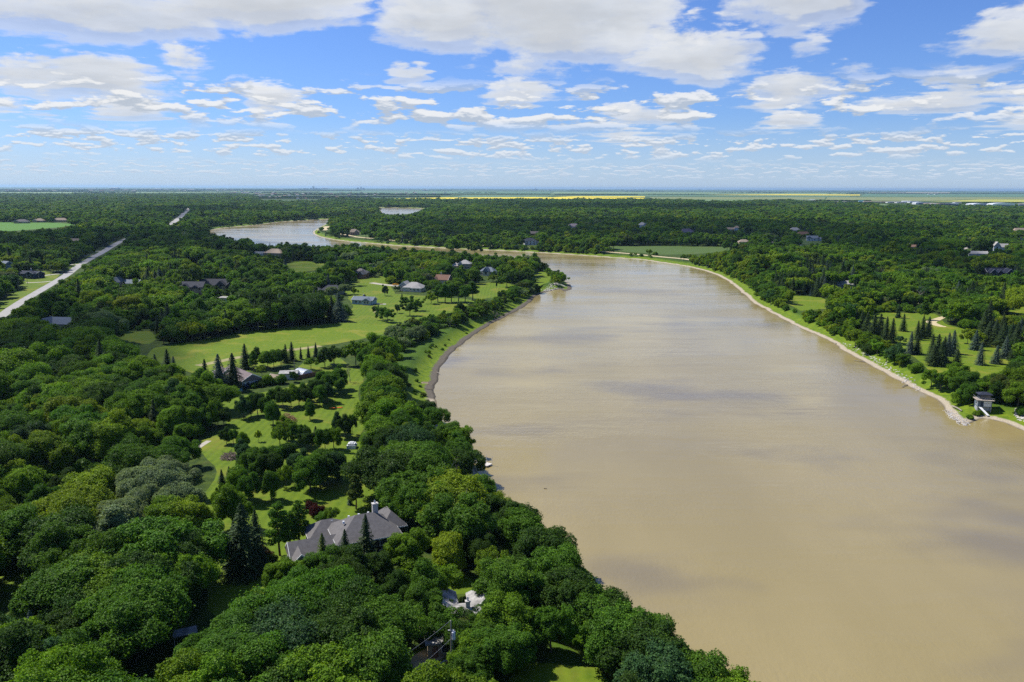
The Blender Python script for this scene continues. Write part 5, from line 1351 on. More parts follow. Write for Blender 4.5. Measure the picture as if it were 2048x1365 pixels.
for (u, v), od in zip(SH, ['leftmost', 'second', 'third', 'fourth', 'fifth', 'sixth', 'seventh', 'eighth', 'ninth', 'tenth', 'eleventh', 'twelfth', 'thirteenth', 'fourteenth', 'fifteenth', 'sixteenth', 'seventeenth', 'eighteenth', 'rightmost']):
    d = 80 * FPX / (v - 376); far_shed('long white shed on the horizon plain, %s of nineteen from the left' % od, u, v, d * .006, d * .003, d * .0010, 'gx', d * .0003, WHITE, R_WHITE, 'far_shed', 'shed', 'white sheds near the horizon')


def elevator(label, u, v, s):
    p = unproj(u, v, .5); t = empty('grain_elevator', (p[0], p[1], .5), 0, label, 'grain elevator')
    for k in range(5):
        P = Parts(); V, F = tube([((k - 4) * 14 * s, 0, 0), ((k - 4) * 14 * s, 0, 30 * s)], [6 * s, 6 * s], 12); P.add(V, F); P.add(*ring_cap((k - 4) * 14 * s, 0, 30 * s, 6 * s, 12)); link('silo', P, METAL, t)
    P = Parts(); boxp(P, 8 * s, 26 * s, -8 * s, 8 * s, 0, 46 * s); boxp(P, 12 * s, 20 * s, -5 * s, 5 * s, 46 * s, 62 * s); link('headhouse', P, METAL, t)
    P = Parts(); boxp(P, 27 * s, 50 * s, -6 * s, 6 * s, 0, 24 * s); link('annexe', P, CONC, t)


elevator('pale grain elevator with silos rising over the horizon near the middle of the picture', 1070, 381.5, 1.5)
for i, (u, v, hh, w) in enumerate([(609, 379.5, 50, 22), (615, 379.5, 42, 20), (622, 379.5, 60, 18), (627, 379.5, 105, 20), (632, 379.5, 55, 24), (638, 379.5, 40, 30), (716, 380, 70, 20), (722, 380, 100, 12), (727, 380, 60, 22), (600, 379.5, 34, 30), (648, 379.5, 36, 34)]):
    d = 80 * FPX / (v - 376); p = unproj(u, v, .5); P = Parts(); hh *= .42; boxp(P, -w * 1.4, w * 1.4, -w, w, 0, hh * 2.2)
    o = link('tower_block', P, CONC if i % 2 else GREYS, None); o.location = p; tag(o, ['leftmost but one', 'low broad', 'slim mid-height', 'tallest', 'square mid-height', 'squat', 'left one of the eastern trio', 'slender tallest of the eastern trio', 'right one of the eastern trio', 'leftmost low', 'rightmost low'][i] + ' tower block of the city skyline on the horizon', 'tower block', 'towers of the skyline')

# ------------------------------------------------------------------ woodland
FOREST_PX = [(-400, 389), (120, 388.3), (360, 387.4), (470, 389), (505, 393), (520, 401.5), (512, 407.5), (632, 407.5), (645, 401.5), (700, 401), (760, 401.6), (900, 402.2), (1100, 402), (1300, 402), (1365, 403.5), (1440, 407), (1540, 405), (1560, 402.8), (1655, 407.5), (1700, 411.8),
             (1765, 416), (1960, 418.2), (2140, 421.5), (2600, 425), (3600, 470), (5200, 3000), (-3200, 3000), (-1500, 420)]
FOREST = gpoly(FOREST_PX)
ROADVIS = [[(640, 470), (703, 484), (790, 491), (900, 497), (1000, 501), (1060, 504), (1085, 508), (1060, 512), (1000, 509), (900, 505), (850, 501), (790, 497), (700, 489), (640, 476)], [(412, 466), (520, 452), (660, 441), (628, 464), (700, 486), (690, 491), (620, 491), (560, 485), (480, 475)], [(760, 417), (850, 419), (830, 425), (800, 430), (770, 429)],
           [(156, 533), (182, 513), (207, 502), (228, 488), (250, 476), (258, 481), (234, 497), (210, 511), (188, 524), (165, 540)],
           [(-20, 645), (0, 618), (35, 596), (66, 578), (102, 559), (132, 543), (150, 532), (160, 532), (145, 556), (105, 582), (68, 600), (35, 618), (0, 642)],
           [(158, 530), (182, 513), (200, 503), (207, 505), (190, 518), (165, 532)], [(218, 491), (246, 478), (252, 482), (226, 497)], [(336, 447), (358, 432), (377, 413), (382, 418), (363, 440), (343, 452)],
           [(684, 466), (711, 471), (746, 475), (746, 479), (711, 476), (684, 471)], [(643, 462), (657, 451), (658, 462)], [(1318, 511), (1376, 516), (1376, 521), (1318, 517)], [(1200, 501), (1245, 504.5), (1245, 508), (1200, 505)],
           [(400, 803), (440, 789), (470, 776), (470, 782), (440, 792), (405, 806)], [(1540, 482), (1575, 488), (1540, 488)], [(1905, 503), (1950, 490), (1950, 494)],
           [(845, 1345), (905, 1280), (912, 1320), (870, 1365)], [(382, 905), (418, 880), (418, 886), (385, 908)], [(815, 700), (870, 672), (950, 640), (1050, 600), (1080, 588), (1060, 600), (960, 665), (905, 705), (872, 745), (866, 800), (878, 835), (850, 820), (815, 780), (812, 740)],
           [(965, 950), (985, 975), (1008, 1000), (1000, 1004), (968, 972)], [(954, 900), (994, 900), (994, 945), (960, 945)]]
VISPOLY = list(LAWNS.values()) + ROADVIS
VISPOLY = [p for p in VISPOLY if len(p) > 2]
SPRUCE_ZONE = [[(1535, 590), (1560, 560), (1620, 540), (1700, 545), (1740, 570), (1720, 600), (1640, 622), (1590, 612)], [(610, 510), (700, 512), (640, 500), (580, 505)], [(470, 497), (545, 508), (540, 503), (480, 490)],
               [(500, 655), (660, 640), (690, 612), (600, 600), (500, 620)], [(1940, 560), (2048, 600), (2048, 560), (2000, 545)], [(1870, 600), (1960, 640), (2040, 640), (2000, 600)], [(640, 600), (700, 590), (690, 575), (650, 578)], [(960, 565), (1000, 562), (1000, 550), (950, 552)],
               [(1900, 540), (1960, 555), (1960, 535), (1890, 525)]]
SPZ = [gpoly(z) for z in SPRUCE_ZONE]


def pal_jit(rng, key, a=.14):
    c = np.array(PAL[key]); return np.clip(c * rng.uniform(1 - a, 1 + a) * rng.uniform(1 - a * .5, 1 + a * .5, 3), .004, .4)


def candidates():
    out = []
    rng = np.random.default_rng(5)
    for (ra, rb, sp) in ((60, 420, 7.4), (420, 1000, 7.2), (1000, 2300, 9.5), (2300, 8600, 15.0)):
        lim = math.tan(math.radians(40))
        ys = np.arange(60 if ra == 60 else ra * .70, rb, sp * .87)
        P = []
        for k, y in enumerate(ys):
            w = y * .74 + 40; xs = np.arange(-w, w, sp) + (sp / 2 if k % 2 else 0)
            P.append(np.stack([xs, np.full(len(xs), y)], 1))
        P = np.vstack(P); P += rng.uniform(-.36, .36, P.shape) * sp
        r = np.linalg.norm(P, axis=1); P = P[(r >= ra) & (r < rb)]
        P = P[inside(P, FOREST)]
        out.append((P, sp))
    return out


def allowed(P, near):
    ok = np.ones(len(P), bool)
    d = np.full(len(P), 99.0); q = np.linalg.norm(P, axis=1) < 5400; d[q] = shore_dist(P[q])
    ok &= d > 7.5
    for k, w in LAWN_W.items():
        ok &= ~inside(P, w)
    ok &= ~inside(P, BANK_GRASS)
    ok[ok] &= seg_dist(P[ok], ROAD_W, False) > 9.5
    ok[ok] &= seg_dist(P[ok], FAR_ROAD_W, False) > 7
    if near:
        for g, w in DRIVE_W: ok[ok] &= seg_dist(P[ok], g, False) > w / 2 + 2.5
        for (x, y, r_) in FOOT: ok &= (P[:, 0] - x) ** 2 + (P[:, 1] - y) ** 2 > (r_ + .5) ** 2
    return ok, d


def sees(P, H, Rr, z):
    """True where a crown would stand in front of something the photograph shows open"""
    bad = np.zeros(len(P), bool)
    for fx, fz in ((0, .96), (0, .6), (-.75, .62), (.75, .62), (-.45, .85), (.45, .85), (-.4, .5), (.4, .5), (0, .78)):
        px, w = proj(np.column_stack([P[:, 0] + fx * Rr, P[:, 1], z + H * fz]))
        for poly in VISPOLY: bad |= inside(px, poly)
        for (a, b, c, e, dep) in VIS:
            bad |= (px[:, 0] > a) & (px[:, 0] < c) & (px[:, 1] > b) & (px[:, 1] < e) & (w < dep + 3)
    return bad


rng = np.random.default_rng(21)
TREES = []      # dict rows: x y z rot sx sz kind variant tint(key) rgb
for P, sp in candidates():
    near = sp < 12
    ok, d = allowed(P, near); P, d = P[ok], d[ok]
    n = len(P); z = height(d)
    keep = (fbm(P[:, 0] / 30, P[:, 1] / 30, 31, 3) > .30) & (rng.random(len(P)) > .07)
    under = ~keep
    n = len(P)
    spec = fbm(P[:, 0] / 38, P[:, 1] / 38, 41, 3) * .6 + rng.random(n) * .4
    tone = fbm(P[:, 0] / 70, P[:, 1] / 70, 51, 3) * .35 + fbm(P[:, 0] / 420, P[:, 1] / 260, 71, 2) * .22 + rng.random(n) * .43  # species tone by noise; the broadest term paints cloud-shadow patches into leaf colour
    dist = np.linalg.norm(P, axis=1)
    spz = np.zeros(n, bool)
    for zz in SPZ: spz |= inside(P, zz)
    patch = fbm(P[:, 0] / 85, P[:, 1] / 85, 91, 3); spz |= (patch > .655) & (dist > 480)
    stand = fbm(P[:, 0] / 55, P[:, 1] / 55, 97, 3)
    H = rng.normal(11.2, 2.4, n); H = np.clip(H * (.62 + .78 * stand), 5.5, 18)
    big = rng.random(n) < .25; H[big] *= 1.15
    H = np.where(dist < 330, np.minimum(H * 1.04, 12.8), H)
    kinds, tints = [], []
    rn = rng.random((n, 3))
    for i in range(n):
        if spz[i] and rn[i, 0] < .78: k = 'spruce'
        elif d[i] < 17: k = 'bush' if rn[i, 0] < .35 else ('round' if rn[i, 0] < .75 else 'loose')
        elif under[i]: k = 'bush'
        elif rn[i, 0] < .035: k = 'spruce'
        elif rn[i, 0] < .045: k = 'pine'
        elif rn[i, 0] < .062: k = 'bare'
        elif rn[i, 0] < .09: k = 'willow'
        elif rn[i, 0] < .115: k = 'loose'
        elif rn[i, 0] < .165: k = 'bush'
        elif spec[i] < .40: k = 'flat'
        elif spec[i] > .63: k = 'tall'
        else: k = 'round'
        kinds.append(k)
        t = tone[i]
        if k == 'spruce': c = 'spruce' if rn[i, 1] < .8 else 'blue'
        elif k == 'pine': c = 'olive'
        elif k == 'bare': c = 'grey'
        elif k == 'willow': c = 'silver' if rn[i, 1] < .30 else 'mid'
        else:
            r_ = t + (.12 if d[i] < 60 and P[i, 0] > -20 and dist[i] > 420 else .045)
            c = 'dark' if r_ < .40 else 'mid' if r_ < .55 else 'olive' if r_ < .558 else 'bright' if r_ < .72 else 'lime'
            if rn[i, 1] < .18: c = ['dark', 'mid', 'bright', 'teal'][int(rn[i, 2] * 4)]
        tints.append(c)
    Hn = np.array([SPEC[KIDX[k][0]][2] for k in kinds]); Rn = np.array([SPEC[KIDX[k][0]][3] for k in kinds])
    H = np.where(np.array(kinds) == 'bush', H * .40, H)
    H = np.where((d < 17) & (np.array(kinds) != 'bush'), H * .66, H)
    sz = H / Hn; sx = sz * rng.uniform(.92, 1.22, n) * (sp / 9.5 if sp > 12 else 1.0)
    if near:
        bad = sees(P, H, Rn * sx, z)
    else: bad = sees(P, H, Rn * sx * .6, z)
    for i in np.nonzero(~bad)[0]:
        k = kinds[i]
        TREES.append([P[i, 0], P[i, 1], z[i] - .1, rn[i, 2] * 6.283, sx[i], sz[i], k, KIDX[k][int(rn[i, 1] * 997) % len(KIDX[k])], tints[i], pal_jit(rng, tints[i]), False])


def plant(u, v, h, kind, tint, w=1.0, zb=None, n=0):
    p = unproj(u, v, 0.0)
    if zb is None:
        zb = ground_z(p[0], p[1])
        for _ in range(3): p = unproj(u, v, zb); zb = ground_z(p[0], p[1])
    i = KIDX[kind][(int(u) * 7 + int(v) * 3 + n) % len(KIDX[kind])]; s = h / SPEC[i][2]
    TREES.append([p[0], p[1], zb - .1, (u * 13.7) % 6.28, s * w, s, kind, i, tint, pal_jit(rng, tint, .08), True])


def plant_top(u, v, vt, kind, tint, w=1.0):
    """height from the pixel rows of foot and tip"""
    p = unproj(u, v); dd = proj(np.array([p]))[1][0]; lo, hi = 1.0, 40.0
    for _ in range(24):
        m_ = (lo + hi) / 2; tv = proj(np.array([[p[0], p[1], m_]]))[0][0, 1]
        if tv > vt: lo = m_
        else: hi = m_
    plant(u, v, lo, kind, tint, w)


# spruces that stand out one by one: foot and tip as photographed
for u, v, t in [(413, 790, 718), (440, 786, 708), (468, 781, 706), (491, 738, 687), (313, 764, 708), (337, 759, 698), (286, 770, 714), (350, 766, 712), (178, 778, 737), (572, 726, 688), (584, 722, 683), (602, 719, 692), (617, 716, 690), (632, 714, 684),
                (1722, 667, 622), (1733, 672, 625), (1747, 677, 628), (1759, 674, 627), (1771, 684, 633), (1783, 686, 636), (1806, 663, 627), (1796, 636, 606), (1834, 680, 641), (1844, 677, 632), (1856, 674, 633), (1820, 709, 663), (1833, 708, 670), (1862, 722, 668),
                (1873, 727, 668), (1886, 724, 673), (1895, 712, 665), (1866, 732, 690), (1881, 733, 682), (1905, 708, 660), (1913, 731, 698), (1960, 730, 684), (1992, 728, 690), (1976, 688, 642), (1989, 690, 640), (2004, 696, 646), (2019, 700, 650), (2031, 706, 644), (2042, 702, 650),
                (2010, 717, 672), (2026, 722, 680), (2044, 738, 690), (1950, 700, 660), (1700, 650, 615), (1688, 642, 610), (1712, 655, 618), (444, 967, 938), (459, 957, 932), (632, 884, 852), (70, 1320, 1220), (40, 1350, 1250), (12, 1365, 1275), (720, 1395, 1292), (700, 1010, 985), (757, 627, 606), (804, 600, 585)]:
    plant_top(u, v, t, 'spruce', 'blue' if (u in (178, 1992, 1905, 70, 40, 12, 440, 1950) or u % 5 == 0) else 'spruce', 1.05 + .07 * (u * 3 % 7))
for u, v, t, w in [(734, 1138, 1028, 1.0), (692, 1142, 1058, 1.0), (647, 1150, 1066, 1.1), (490, 1148, 1006, 1.35), (515, 1128, 1018, 1.0), (472, 1138, 1040, 1.0)]: plant_top(u, v, t, 'spruce', 'spruce' if u != 647 else 'olive', w)
for u, v, t in [(560, 1112, 1000), (600, 1092, 998), (582, 1100, 1020), (712, 1018, 945), (768, 1012, 940), (795, 1010, 950), (1848, 640, 600), (508, 742, 700)]: plant_top(u, v, t, 'pine', 'olive' if u > 700 and u < 800 else 'mid', 1.0)
# orchard and garden trees
for u, v, h, k, c, w in [(453, 889, 5.8, 'round', 'dark', .95), (467, 890, 5.6, 'round', 'mid', .85), (517, 884, 4.0, 'loose', 'lime', .7), (546, 852, 9.5, 'tall', 'mid', 1.0), (620, 840, 7.6, 'tall', 'mid', .9), (487, 838, 8.5, 'round', 'teal', .9), (502, 833, 8.5, 'round', 'mid', .9), (516, 832, 9.5, 'tall', 'dark', 1.0),
                         (530, 833, 8.6, 'round', 'mid', .9), (566, 818, 8.5, 'round', 'dark', 1.0), (582, 816, 8.8, 'round', 'bright', .95), (598, 812, 8.6, 'round', 'mid', 1.0), (612, 812, 8.0, 'round', 'dark', 1.0), (640, 812, 9, 'round', 'mid', 1.0), (655, 806, 8, 'round', 'teal', 1.0), (548, 812, 7.5, 'round', 'mid', 1.0), (630, 800, 8, 'round', 'dark', 1), (665, 790, 9, 'round', 'mid', 1), (645, 782, 8, 'round', 'mid', 1), (680, 780, 9, 'tall', 'mid', 1),
                         (706, 870, 8.2, 'loose', 'mid', .55), (676, 868, 7.5, 'tall', 'teal', .9), (690, 876, 8, 'round', 'dark', .9), (560, 892, 8, 'round', 'bright', 1), (577, 884, 8.8, 'round', 'bright', 1.05), (600, 892, 8, 'round', 'mid', 1), (614, 900, 7, 'round', 'dark', 1), (650, 902, 8, 'round', 'mid', 1.0), (668, 900, 8, 'round', 'bright', 1.0),
                         (410, 860, 9, 'tall', 'mid', 1.0), (424, 855, 9, 'tall', 'bright', .9), (436, 850, 8, 'tall', 'mid', .9), (448, 852, 7, 'round', 'dark', 1), (396, 866, 9, 'round', 'mid', 1.0), (486, 905, 7, 'round', 'bright', .8), (488, 935, 8.5, 'tall', 'teal', 1.1), (505, 960, 9.5, 'round', 'mid', 1.05), (522, 950, 9, 'round', 'mid', 1.05), (540, 962, 9, 'round', 'dark', 1.1),
                         (480, 1000, 10, 'tall', 'bright', 1.1), (497, 1005, 9, 'round', 'mid', 1), (543, 1000, 9, 'tall', 'mid', .9), (556, 946, 9, 'round', 'mid', 1), (575, 940, 9, 'round', 'dark', 1), (572, 975, 6.5, 'loose', 'bright', .9), (620, 985, 11.5, 'round', 'mid', 1.1), (640, 975, 11, 'round', 'dark', 1.1), (602, 960, 9, 'tall', 'teal', 1.1), (655, 960, 10, 'round', 'mid', 1.1), (675, 965, 10, 'tall', 'teal', 1),
                         (466, 1058, 9.5, 'tall', 'bright', 1.05), (432, 1008, 4.0, 'bush', 'bright', .8), (436, 1020, 3.2, 'loose', 'mid', .8), (445, 998, 4.5, 'loose', 'mid', .8), (632, 1032, 3.2, 'bush', 'red', 1.0), (620, 1024, 3.2, 'bush', 'red', .8), (650, 1044, 3, 'bush', 'mid', 1), (664, 1046, 4, 'loose', 'bright', 1),
                         (525, 1120, 3.2, 'bush', 'brown', 1), (538, 1128, 2.6, 'bush', 'olive', 1), (805, 1030, 8, 'loose', 'olive', 1.3), (512, 733, 8, 'round', 'dark', 1), (536, 738, 8.2, 'willow', 'bright', .85), (548, 736, 8, 'willow', 'mid', .8), (562, 732, 8, 'round', 'dark', .95), (524, 752, 5, 'loose', 'lime', .9), (534, 770, 4.8, 'bush', 'bright', 1), (520, 774, 3, 'bush', 'dark', 1), (508, 776, 2.5, 'bush', 'mid', 1), (588, 765, 4.8, 'round', 'dark', .9), (562, 768, 4.6, 'bush', 'mid', 1), (622, 740, 6, 'loose', 'bright', 1.1), (650, 735, 9, 'tall', 'dark', 1.1), (668, 730, 9, 'round', 'dark', 1.1),
                         (776, 645, 8.5, 'round', 'mid', 1.1), (766, 640, 8, 'round', 'mid', 1.0), (750, 630, 6, 'round', 'dark', .8), (795, 627, 6, 'tall', 'dark', .9), (820, 632, 8.5, 'round', 'dark', 1.15), (834, 622, 8, 'round', 'mid', 1.1), (812, 616, 8, 'round', 'mid', 1.1), (770, 592, 8, 'tall', 'dark', .8), (795, 583, 4.4, 'round', 'dark', 1.1), (730, 600, 4, 'poplar', 'spruce', 1), (709, 590, 5, 'round', 'lime', 1.3), (903, 605, 13, 'poplar', 'mid', 1.6), (917, 604, 14, 'poplar', 'bright', 1.6), (890, 606, 13, 'poplar', 'mid', 1.6), (930, 606, 13, 'tall', 'mid', 1.1), (876, 605, 12, 'poplar', 'mid', 1.6), (945, 600, 13, 'poplar', 'mid', 1.7), (862, 608, 8, 'round', 'lime', 1.2),
                         (987, 563, 8, 'round', 'mid', .9), (1000, 567, 5, 'bush', 'dark', 1), (993, 578, 6.5, 'poplar', 'dark', .6), (1030, 575, 14, 'round', 'dark', 1.1), (1048, 575, 14, 'round', 'dark', 1.1), (1014, 575, 12, 'round', 'mid', 1.1), (957, 568, 7.5, 'round', 'mid', 1), (1107, 557, 6, 'round', 'bright', 1.2), (920, 634, 9, 'poplar', 'dark', 1.8), (1700, 640, 9, 'round', 'lime', 1.1), (1690, 650, 7, 'bush', 'lime', 1.2),
                         (1948, 690, 8.5, 'round', 'lime', 1.35), (1935, 688, 7, 'round', 'lime', 1.0), (1800, 690, 5, 'loose', 'teal', 1.3), (1862, 776, 7.5, 'round', 'bright', 1.1), (1880, 785, 8, 'round', 'mid', 1.15), (1895, 785, 7.5, 'round', 'bright', 1.2), (1912, 780, 9, 'round', 'bright', 1.2), (1930, 790, 9.5, 'round', 'mid', 1.15), (1938, 808, 7.5, 'round', 'mid', 1.1), (1950, 800, 7, 'round', 'dark', 1.0), (1925, 806, 5.5, 'bush', 'bright', 1.2),
                         (1995, 818, 9.5, 'round', 'dark', 1.2), (2012, 815, 10, 'round', 'olive', 1.2), (2035, 815, 10, 'round', 'bright', 1.2), (1985, 800, 9, 'round', 'bright', 1.1), (2010, 790, 9, 'flat', 'lime', 1.2), (2040, 785, 9, 'flat', 'bright', 1.2), (1985, 824, 4, 'bush', 'dark', 1.0), (2060, 812, 9, 'round', 'bright', 1.2), (1940, 838, 1.8, 'bush', 'bright', 1.2), (1955, 832, 2, 'bush', 'bright', 1.3),
                         (1668, 668, 5, 'bush', 'lime', 1.2), (1655, 660, 5, 'bush', 'bright', 1.2), (250, 1098, 12, 'willow', 'silver', 1.1), (318, 1035, 13, 'willow', 'silver', 1.15), (352, 1052, 10.5, 'willow', 'silver', 1.1), (278, 1025, 11.5, 'willow', 'silver', 1.1), (215, 1100, 9, 'willow', 'silver', 1.0), (335, 1000, 11, 'willow', 'silver', 1.0), (112, 798, 7, 'willow', 'silver', 1.0),
                         (185, 1040, 12, 'round', 'lime', 1.3), (365, 1090, 11, 'round', 'lime', 1.15), (340, 1095, 11, 'round', 'bright', 1.15), (240, 1130, 13, 'poplar', 'silver', 1.6), (330, 1180, 14.5, 'round', 'mid', 1.35), (375, 1190, 12, 'tall', 'dark', 1.2), (130, 1150, 13, 'round', 'dark', 1.35), (25, 1130, 12, 'round', 'mid', 1.2), (240, 1240, 12, 'flat', 'bright', 1.25), (160, 1240, 12, 'flat', 'mid', 1.3),
                         (835, 682, 8, 'willow', 'silver', 1.0), (820, 688, 8, 'willow', 'silver', .9), (690, 590, 8.5, 'willow', 'silver', 1.1), (665, 596, 8.5, 'willow', 'silver', 1.1), (515, 565, 10, 'willow', 'silver', 1.1), (400, 1004, 3, 'bush', 'dark', 1), (1838, 608, 14, 'bare', 'grey', 1.5), (1825, 612, 12, 'bare', 'grey', 1.4), (1850, 606, 11, 'willow', 'teal', 1.2),
                         (700, 765, 8.5, 'bare', 'grey', 1.0), (735, 745, 8, 'bare', 'grey', 1.2), (990, 640, 7, 'bare', 'grey', 1.2), (900, 655, 6.5, 'bare', 'grey', 1.3), (1298, 521, 7, 'round', 'bright', 1.3), (1310, 522, 5, 'bush', 'bright', 1.2)]:
    q_ = 800 < v < 1010 and 380 < u < 720
    plant(u, v, h * (.88 if q_ else 1), k, c, w * (.86 if q_ else 1))
for u, v, h, k, c in [(915, 1318, 6.0, 'loose', 'dark'), (940, 1322, 6.6, 'loose', 'mid'), (965, 1315, 6.4, 'loose', 'dark'), (992, 1300, 6.6, 'round', 'mid'), (885, 1295, 7, 'loose', 'mid'), (846, 1262, 8, 'round', 'mid'), (925, 1300, 5.2, 'loose', 'olive'), (1012, 1290, 9, 'round', 'bright'), (950, 1345, 7, 'round', 'bright'), (985, 1350, 7.5, 'round', 'mid'), (1015, 1345, 8, 'round', 'mid'),
                      (870, 1210, 8, 'round', 'bright'), (850, 1225, 9, 'tall', 'mid'), (880, 1245, 4.5, 'loose', 'dark'), (1020, 1230, 11, 'round', 'mid'), (940, 1375, 6, 'round', 'mid'), (1012, 1265, 7, 'loose', 'dark'), (936, 1272, 5.2, 'loose', 'dark'), (976, 1262, 5.0, 'loose', 'mid'), (950, 1285, 4.6, 'loose', 'mid'),
                      (600, 1182, 6.5, 'round', 'bright'), (650, 1178, 8, 'round', 'mid'), (705, 1176, 8.4, 'round', 'dark'), (752, 1172, 6.6, 'round', 'dark'), (562, 1180, 6, 'round', 'bright'), (815, 1138, 8, 'round', 'bright'), (680, 1150, 4.5, 'loose', 'mid'), (620, 1150, 4, 'round', 'bright')]:
    plant(u, v, h, k, c, 1.15)
# the scrubby belt between the peninsula lawns and the tall grass of the inner bend
rbelt = np.random.default_rng(3)
BL = np.array([(800, 712), (830, 692), (870, 673), (920, 656), (970, 641), (1010, 624), (1048, 604), (1072, 588)], float)
for j in range(120):
    t = rbelt.random() ** .9; i = t * (len(BL) - 1); i0 = min(int(i), len(BL) - 2); q = BL[i0] + (BL[i0 + 1] - BL[i0]) * (i - i0); off = rbelt.random()
    u, v = q[0] - off * 42 * (1 - .4 * t), q[1] - 5 - off * 16 * (1 - .5 * t)
    c = ['mid', 'bright', 'dark', 'mid', 'lime', 'olive', 'silver'][rbelt.integers(0, 7)] if t > .3 else ['dark', 'mid', 'olive', 'silver'][rbelt.integers(0, 4)]
    plant(u, v, rbelt.uniform(3.5, 8.0), ['round', 'bush', 'loose', 'round', 'flat'][rbelt.integers(0, 5)], c, rbelt.uniform(1.0, 1.35), n=j)
for j in range(26):      # low bushes in the tall grass of the inner bend
    t = rbelt.random(); q = np.array([(835, 800), (830, 760), (850, 715), (900, 680), (960, 645), (1020, 620)], float); i = t * 5; i0 = min(int(i), 4); q = q[i0] + (q[i0 + 1] - q[i0]) * (i - i0)
    plant(q[0] + rbelt.uniform(-14, 14), q[1] + rbelt.uniform(-5, 5), rbelt.uniform(.9, 2.0), 'bush', ['mid', 'bright', 'olive'][rbelt.integers(0, 3)], 1.2, n=j)
# trees leaning over the foreground shore
for u, v, h, c in [(916, 908, 9, 'bright'), (918, 935, 9.5, 'mid'), (925, 965, 9.5, 'dark'), (940, 1010, 8, 'lime'), (962, 1036, 9, 'mid'), (988, 1056, 9, 'lime'), (1018, 1090, 11, 'dark'), (1045, 1120, 11, 'mid'), (1085, 1165, 12, 'dark'), (1110, 1215, 12, 'mid'), (1150, 1270, 12, 'dark'), (1185, 1290, 11, 'mid'), (1240, 1345, 12, 'mid'),
                   (1290, 1385, 12, 'dark'), (1385, 1445, 11, 'mid'), (1450, 1480, 11, 'bright'), (1320, 1440, 11, 'teal'), (1492, 1525, 11, 'bright'), (1420, 1500, 10, 'mid'), (1215, 1310, 11, 'dark'), (1280, 1350, 11, 'mid'), (1150, 1185, 5, 'lime'), (895, 900, 9, 'mid'), (870, 860, 8, 'mid'), (850, 845, 8, 'dark')]:
    plant(u, v, h, 'round' if c != 'lime' else 'loose', c, 1.15)

# bushes all along the right bank
Bk = np.array([unproj(u, v, WZ)[:2] for u, v in FAR_BANK[24:65]])
s = np.concatenate([[0], np.cumsum(np.linalg.norm(np.diff(Bk, axis=0), axis=1))])
for t in np.arange(6, s[-1], 6.5):
    x, y = np.interp(t, s, Bk[:, 0]), np.interp(t, s, Bk[:, 1]); i = np.searchsorted(s, t) - 1; tn = unit(Bk[i + 1] - Bk[i]); nn = np.array([-tn[1], tn[0]])
    for off in (11 + rng.uniform(-1.5, 2.0), 17 + rng.uniform(-2, 2)):
        q = np.array([x, y]) + nn * off
        if shore_dist(q[None])[0] < 7: q = np.array([x, y]) - nn * off
        dq = shore_dist(q[None])[0]
        if dq < 8 or rng.random() < .16: continue
        if seg_dist(q[None], FAR_ROAD_W, False)[0] < 6: continue
        h = rng.uniform(3.4, 7.4) * (1.0 if off < 14 else 1.35); k = 'bush' if rng.random() < .55 else 'round'; i2 = KIDX[k][rng.integers(0, len(KIDX[k]))]; sc = h / SPEC[i2][2]
        c = ['bright', 'lime', 'mid', 'bright', 'lime', 'mid'][rng.integers(0, 6)]; zz = float(height(dq))
        if sees(q[None], h, 2.0, zz)[0]: continue
        TREES.append([q[0], q[1], zz - .1, rng.uniform(0, 6.28), sc * rng.uniform(1.0, 1.3), sc, k, i2, c, pal_jit(rng, c), False])
# two close trees never share a foot
A = np.array([[t[0], t[1]] for t in TREES]); ex = np.array([t[10] for t in TREES]); E = A[ex]
nearby = np.zeros(len(A), bool)
for e in E: nearby |= (((A - e) ** 2).sum(1) < 3.6 ** 2)
TREES = [t for t, nb, e in zip(TREES, nearby, ex) if e or not nb]

# ---- which trees show largest
A = np.array([[t[0], t[1], t[2] + SPEC[t[7]][2] * t[5] * .6] for t in TREES]); px, w = proj(A)
hpx = np.array([SPEC[t[7]][2] * t[5] for t in TREES]) / w
inview = (px[:, 0] > -25) & (px[:, 0] < 2073) & (px[:, 1] < 1400)
NAMES = {'round': 'broadleaf_tree', 'flat': 'broadleaf_tree', 'tall': 'broadleaf_tree', 'loose': 'broadleaf_tree', 'willow': 'willow_tree', 'poplar': 'poplar_tree', 'bush': 'shrub', 'spruce': 'spruce_tree', 'pine': 'pine_tree', 'bare': 'bare_tree'}
LIMIT = {'broadleaf_tree': 300, 'willow_tree': 60, 'poplar_tree': 60, 'shrub': 180, 'spruce_tree': 230, 'pine_tree': 50, 'bare_tree': 50}
GROUPS = {'broadleaf_tree': 'broadleaf trees of the river woods', 'willow_tree': 'willows among the woods', 'poplar_tree': 'slender poplars', 'shrub': 'shrubs and bushes', 'spruce_tree': 'spruces with pointed crowns', 'pine_tree': 'pines with open crowns', 'bare_tree': 'half-bare grey trees'}
names = np.array([NAMES[t[6]] for t in TREES]); single = np.zeros(len(TREES), bool)
exm = np.array([t[10] for t in TREES])
for k, lim in LIMIT.items():
    idx = np.nonzero((names == k) & inview)[0]; idx = idx[np.argsort(-(hpx[idx] + exm[idx] * .0))][:lim]; single[idx] = True

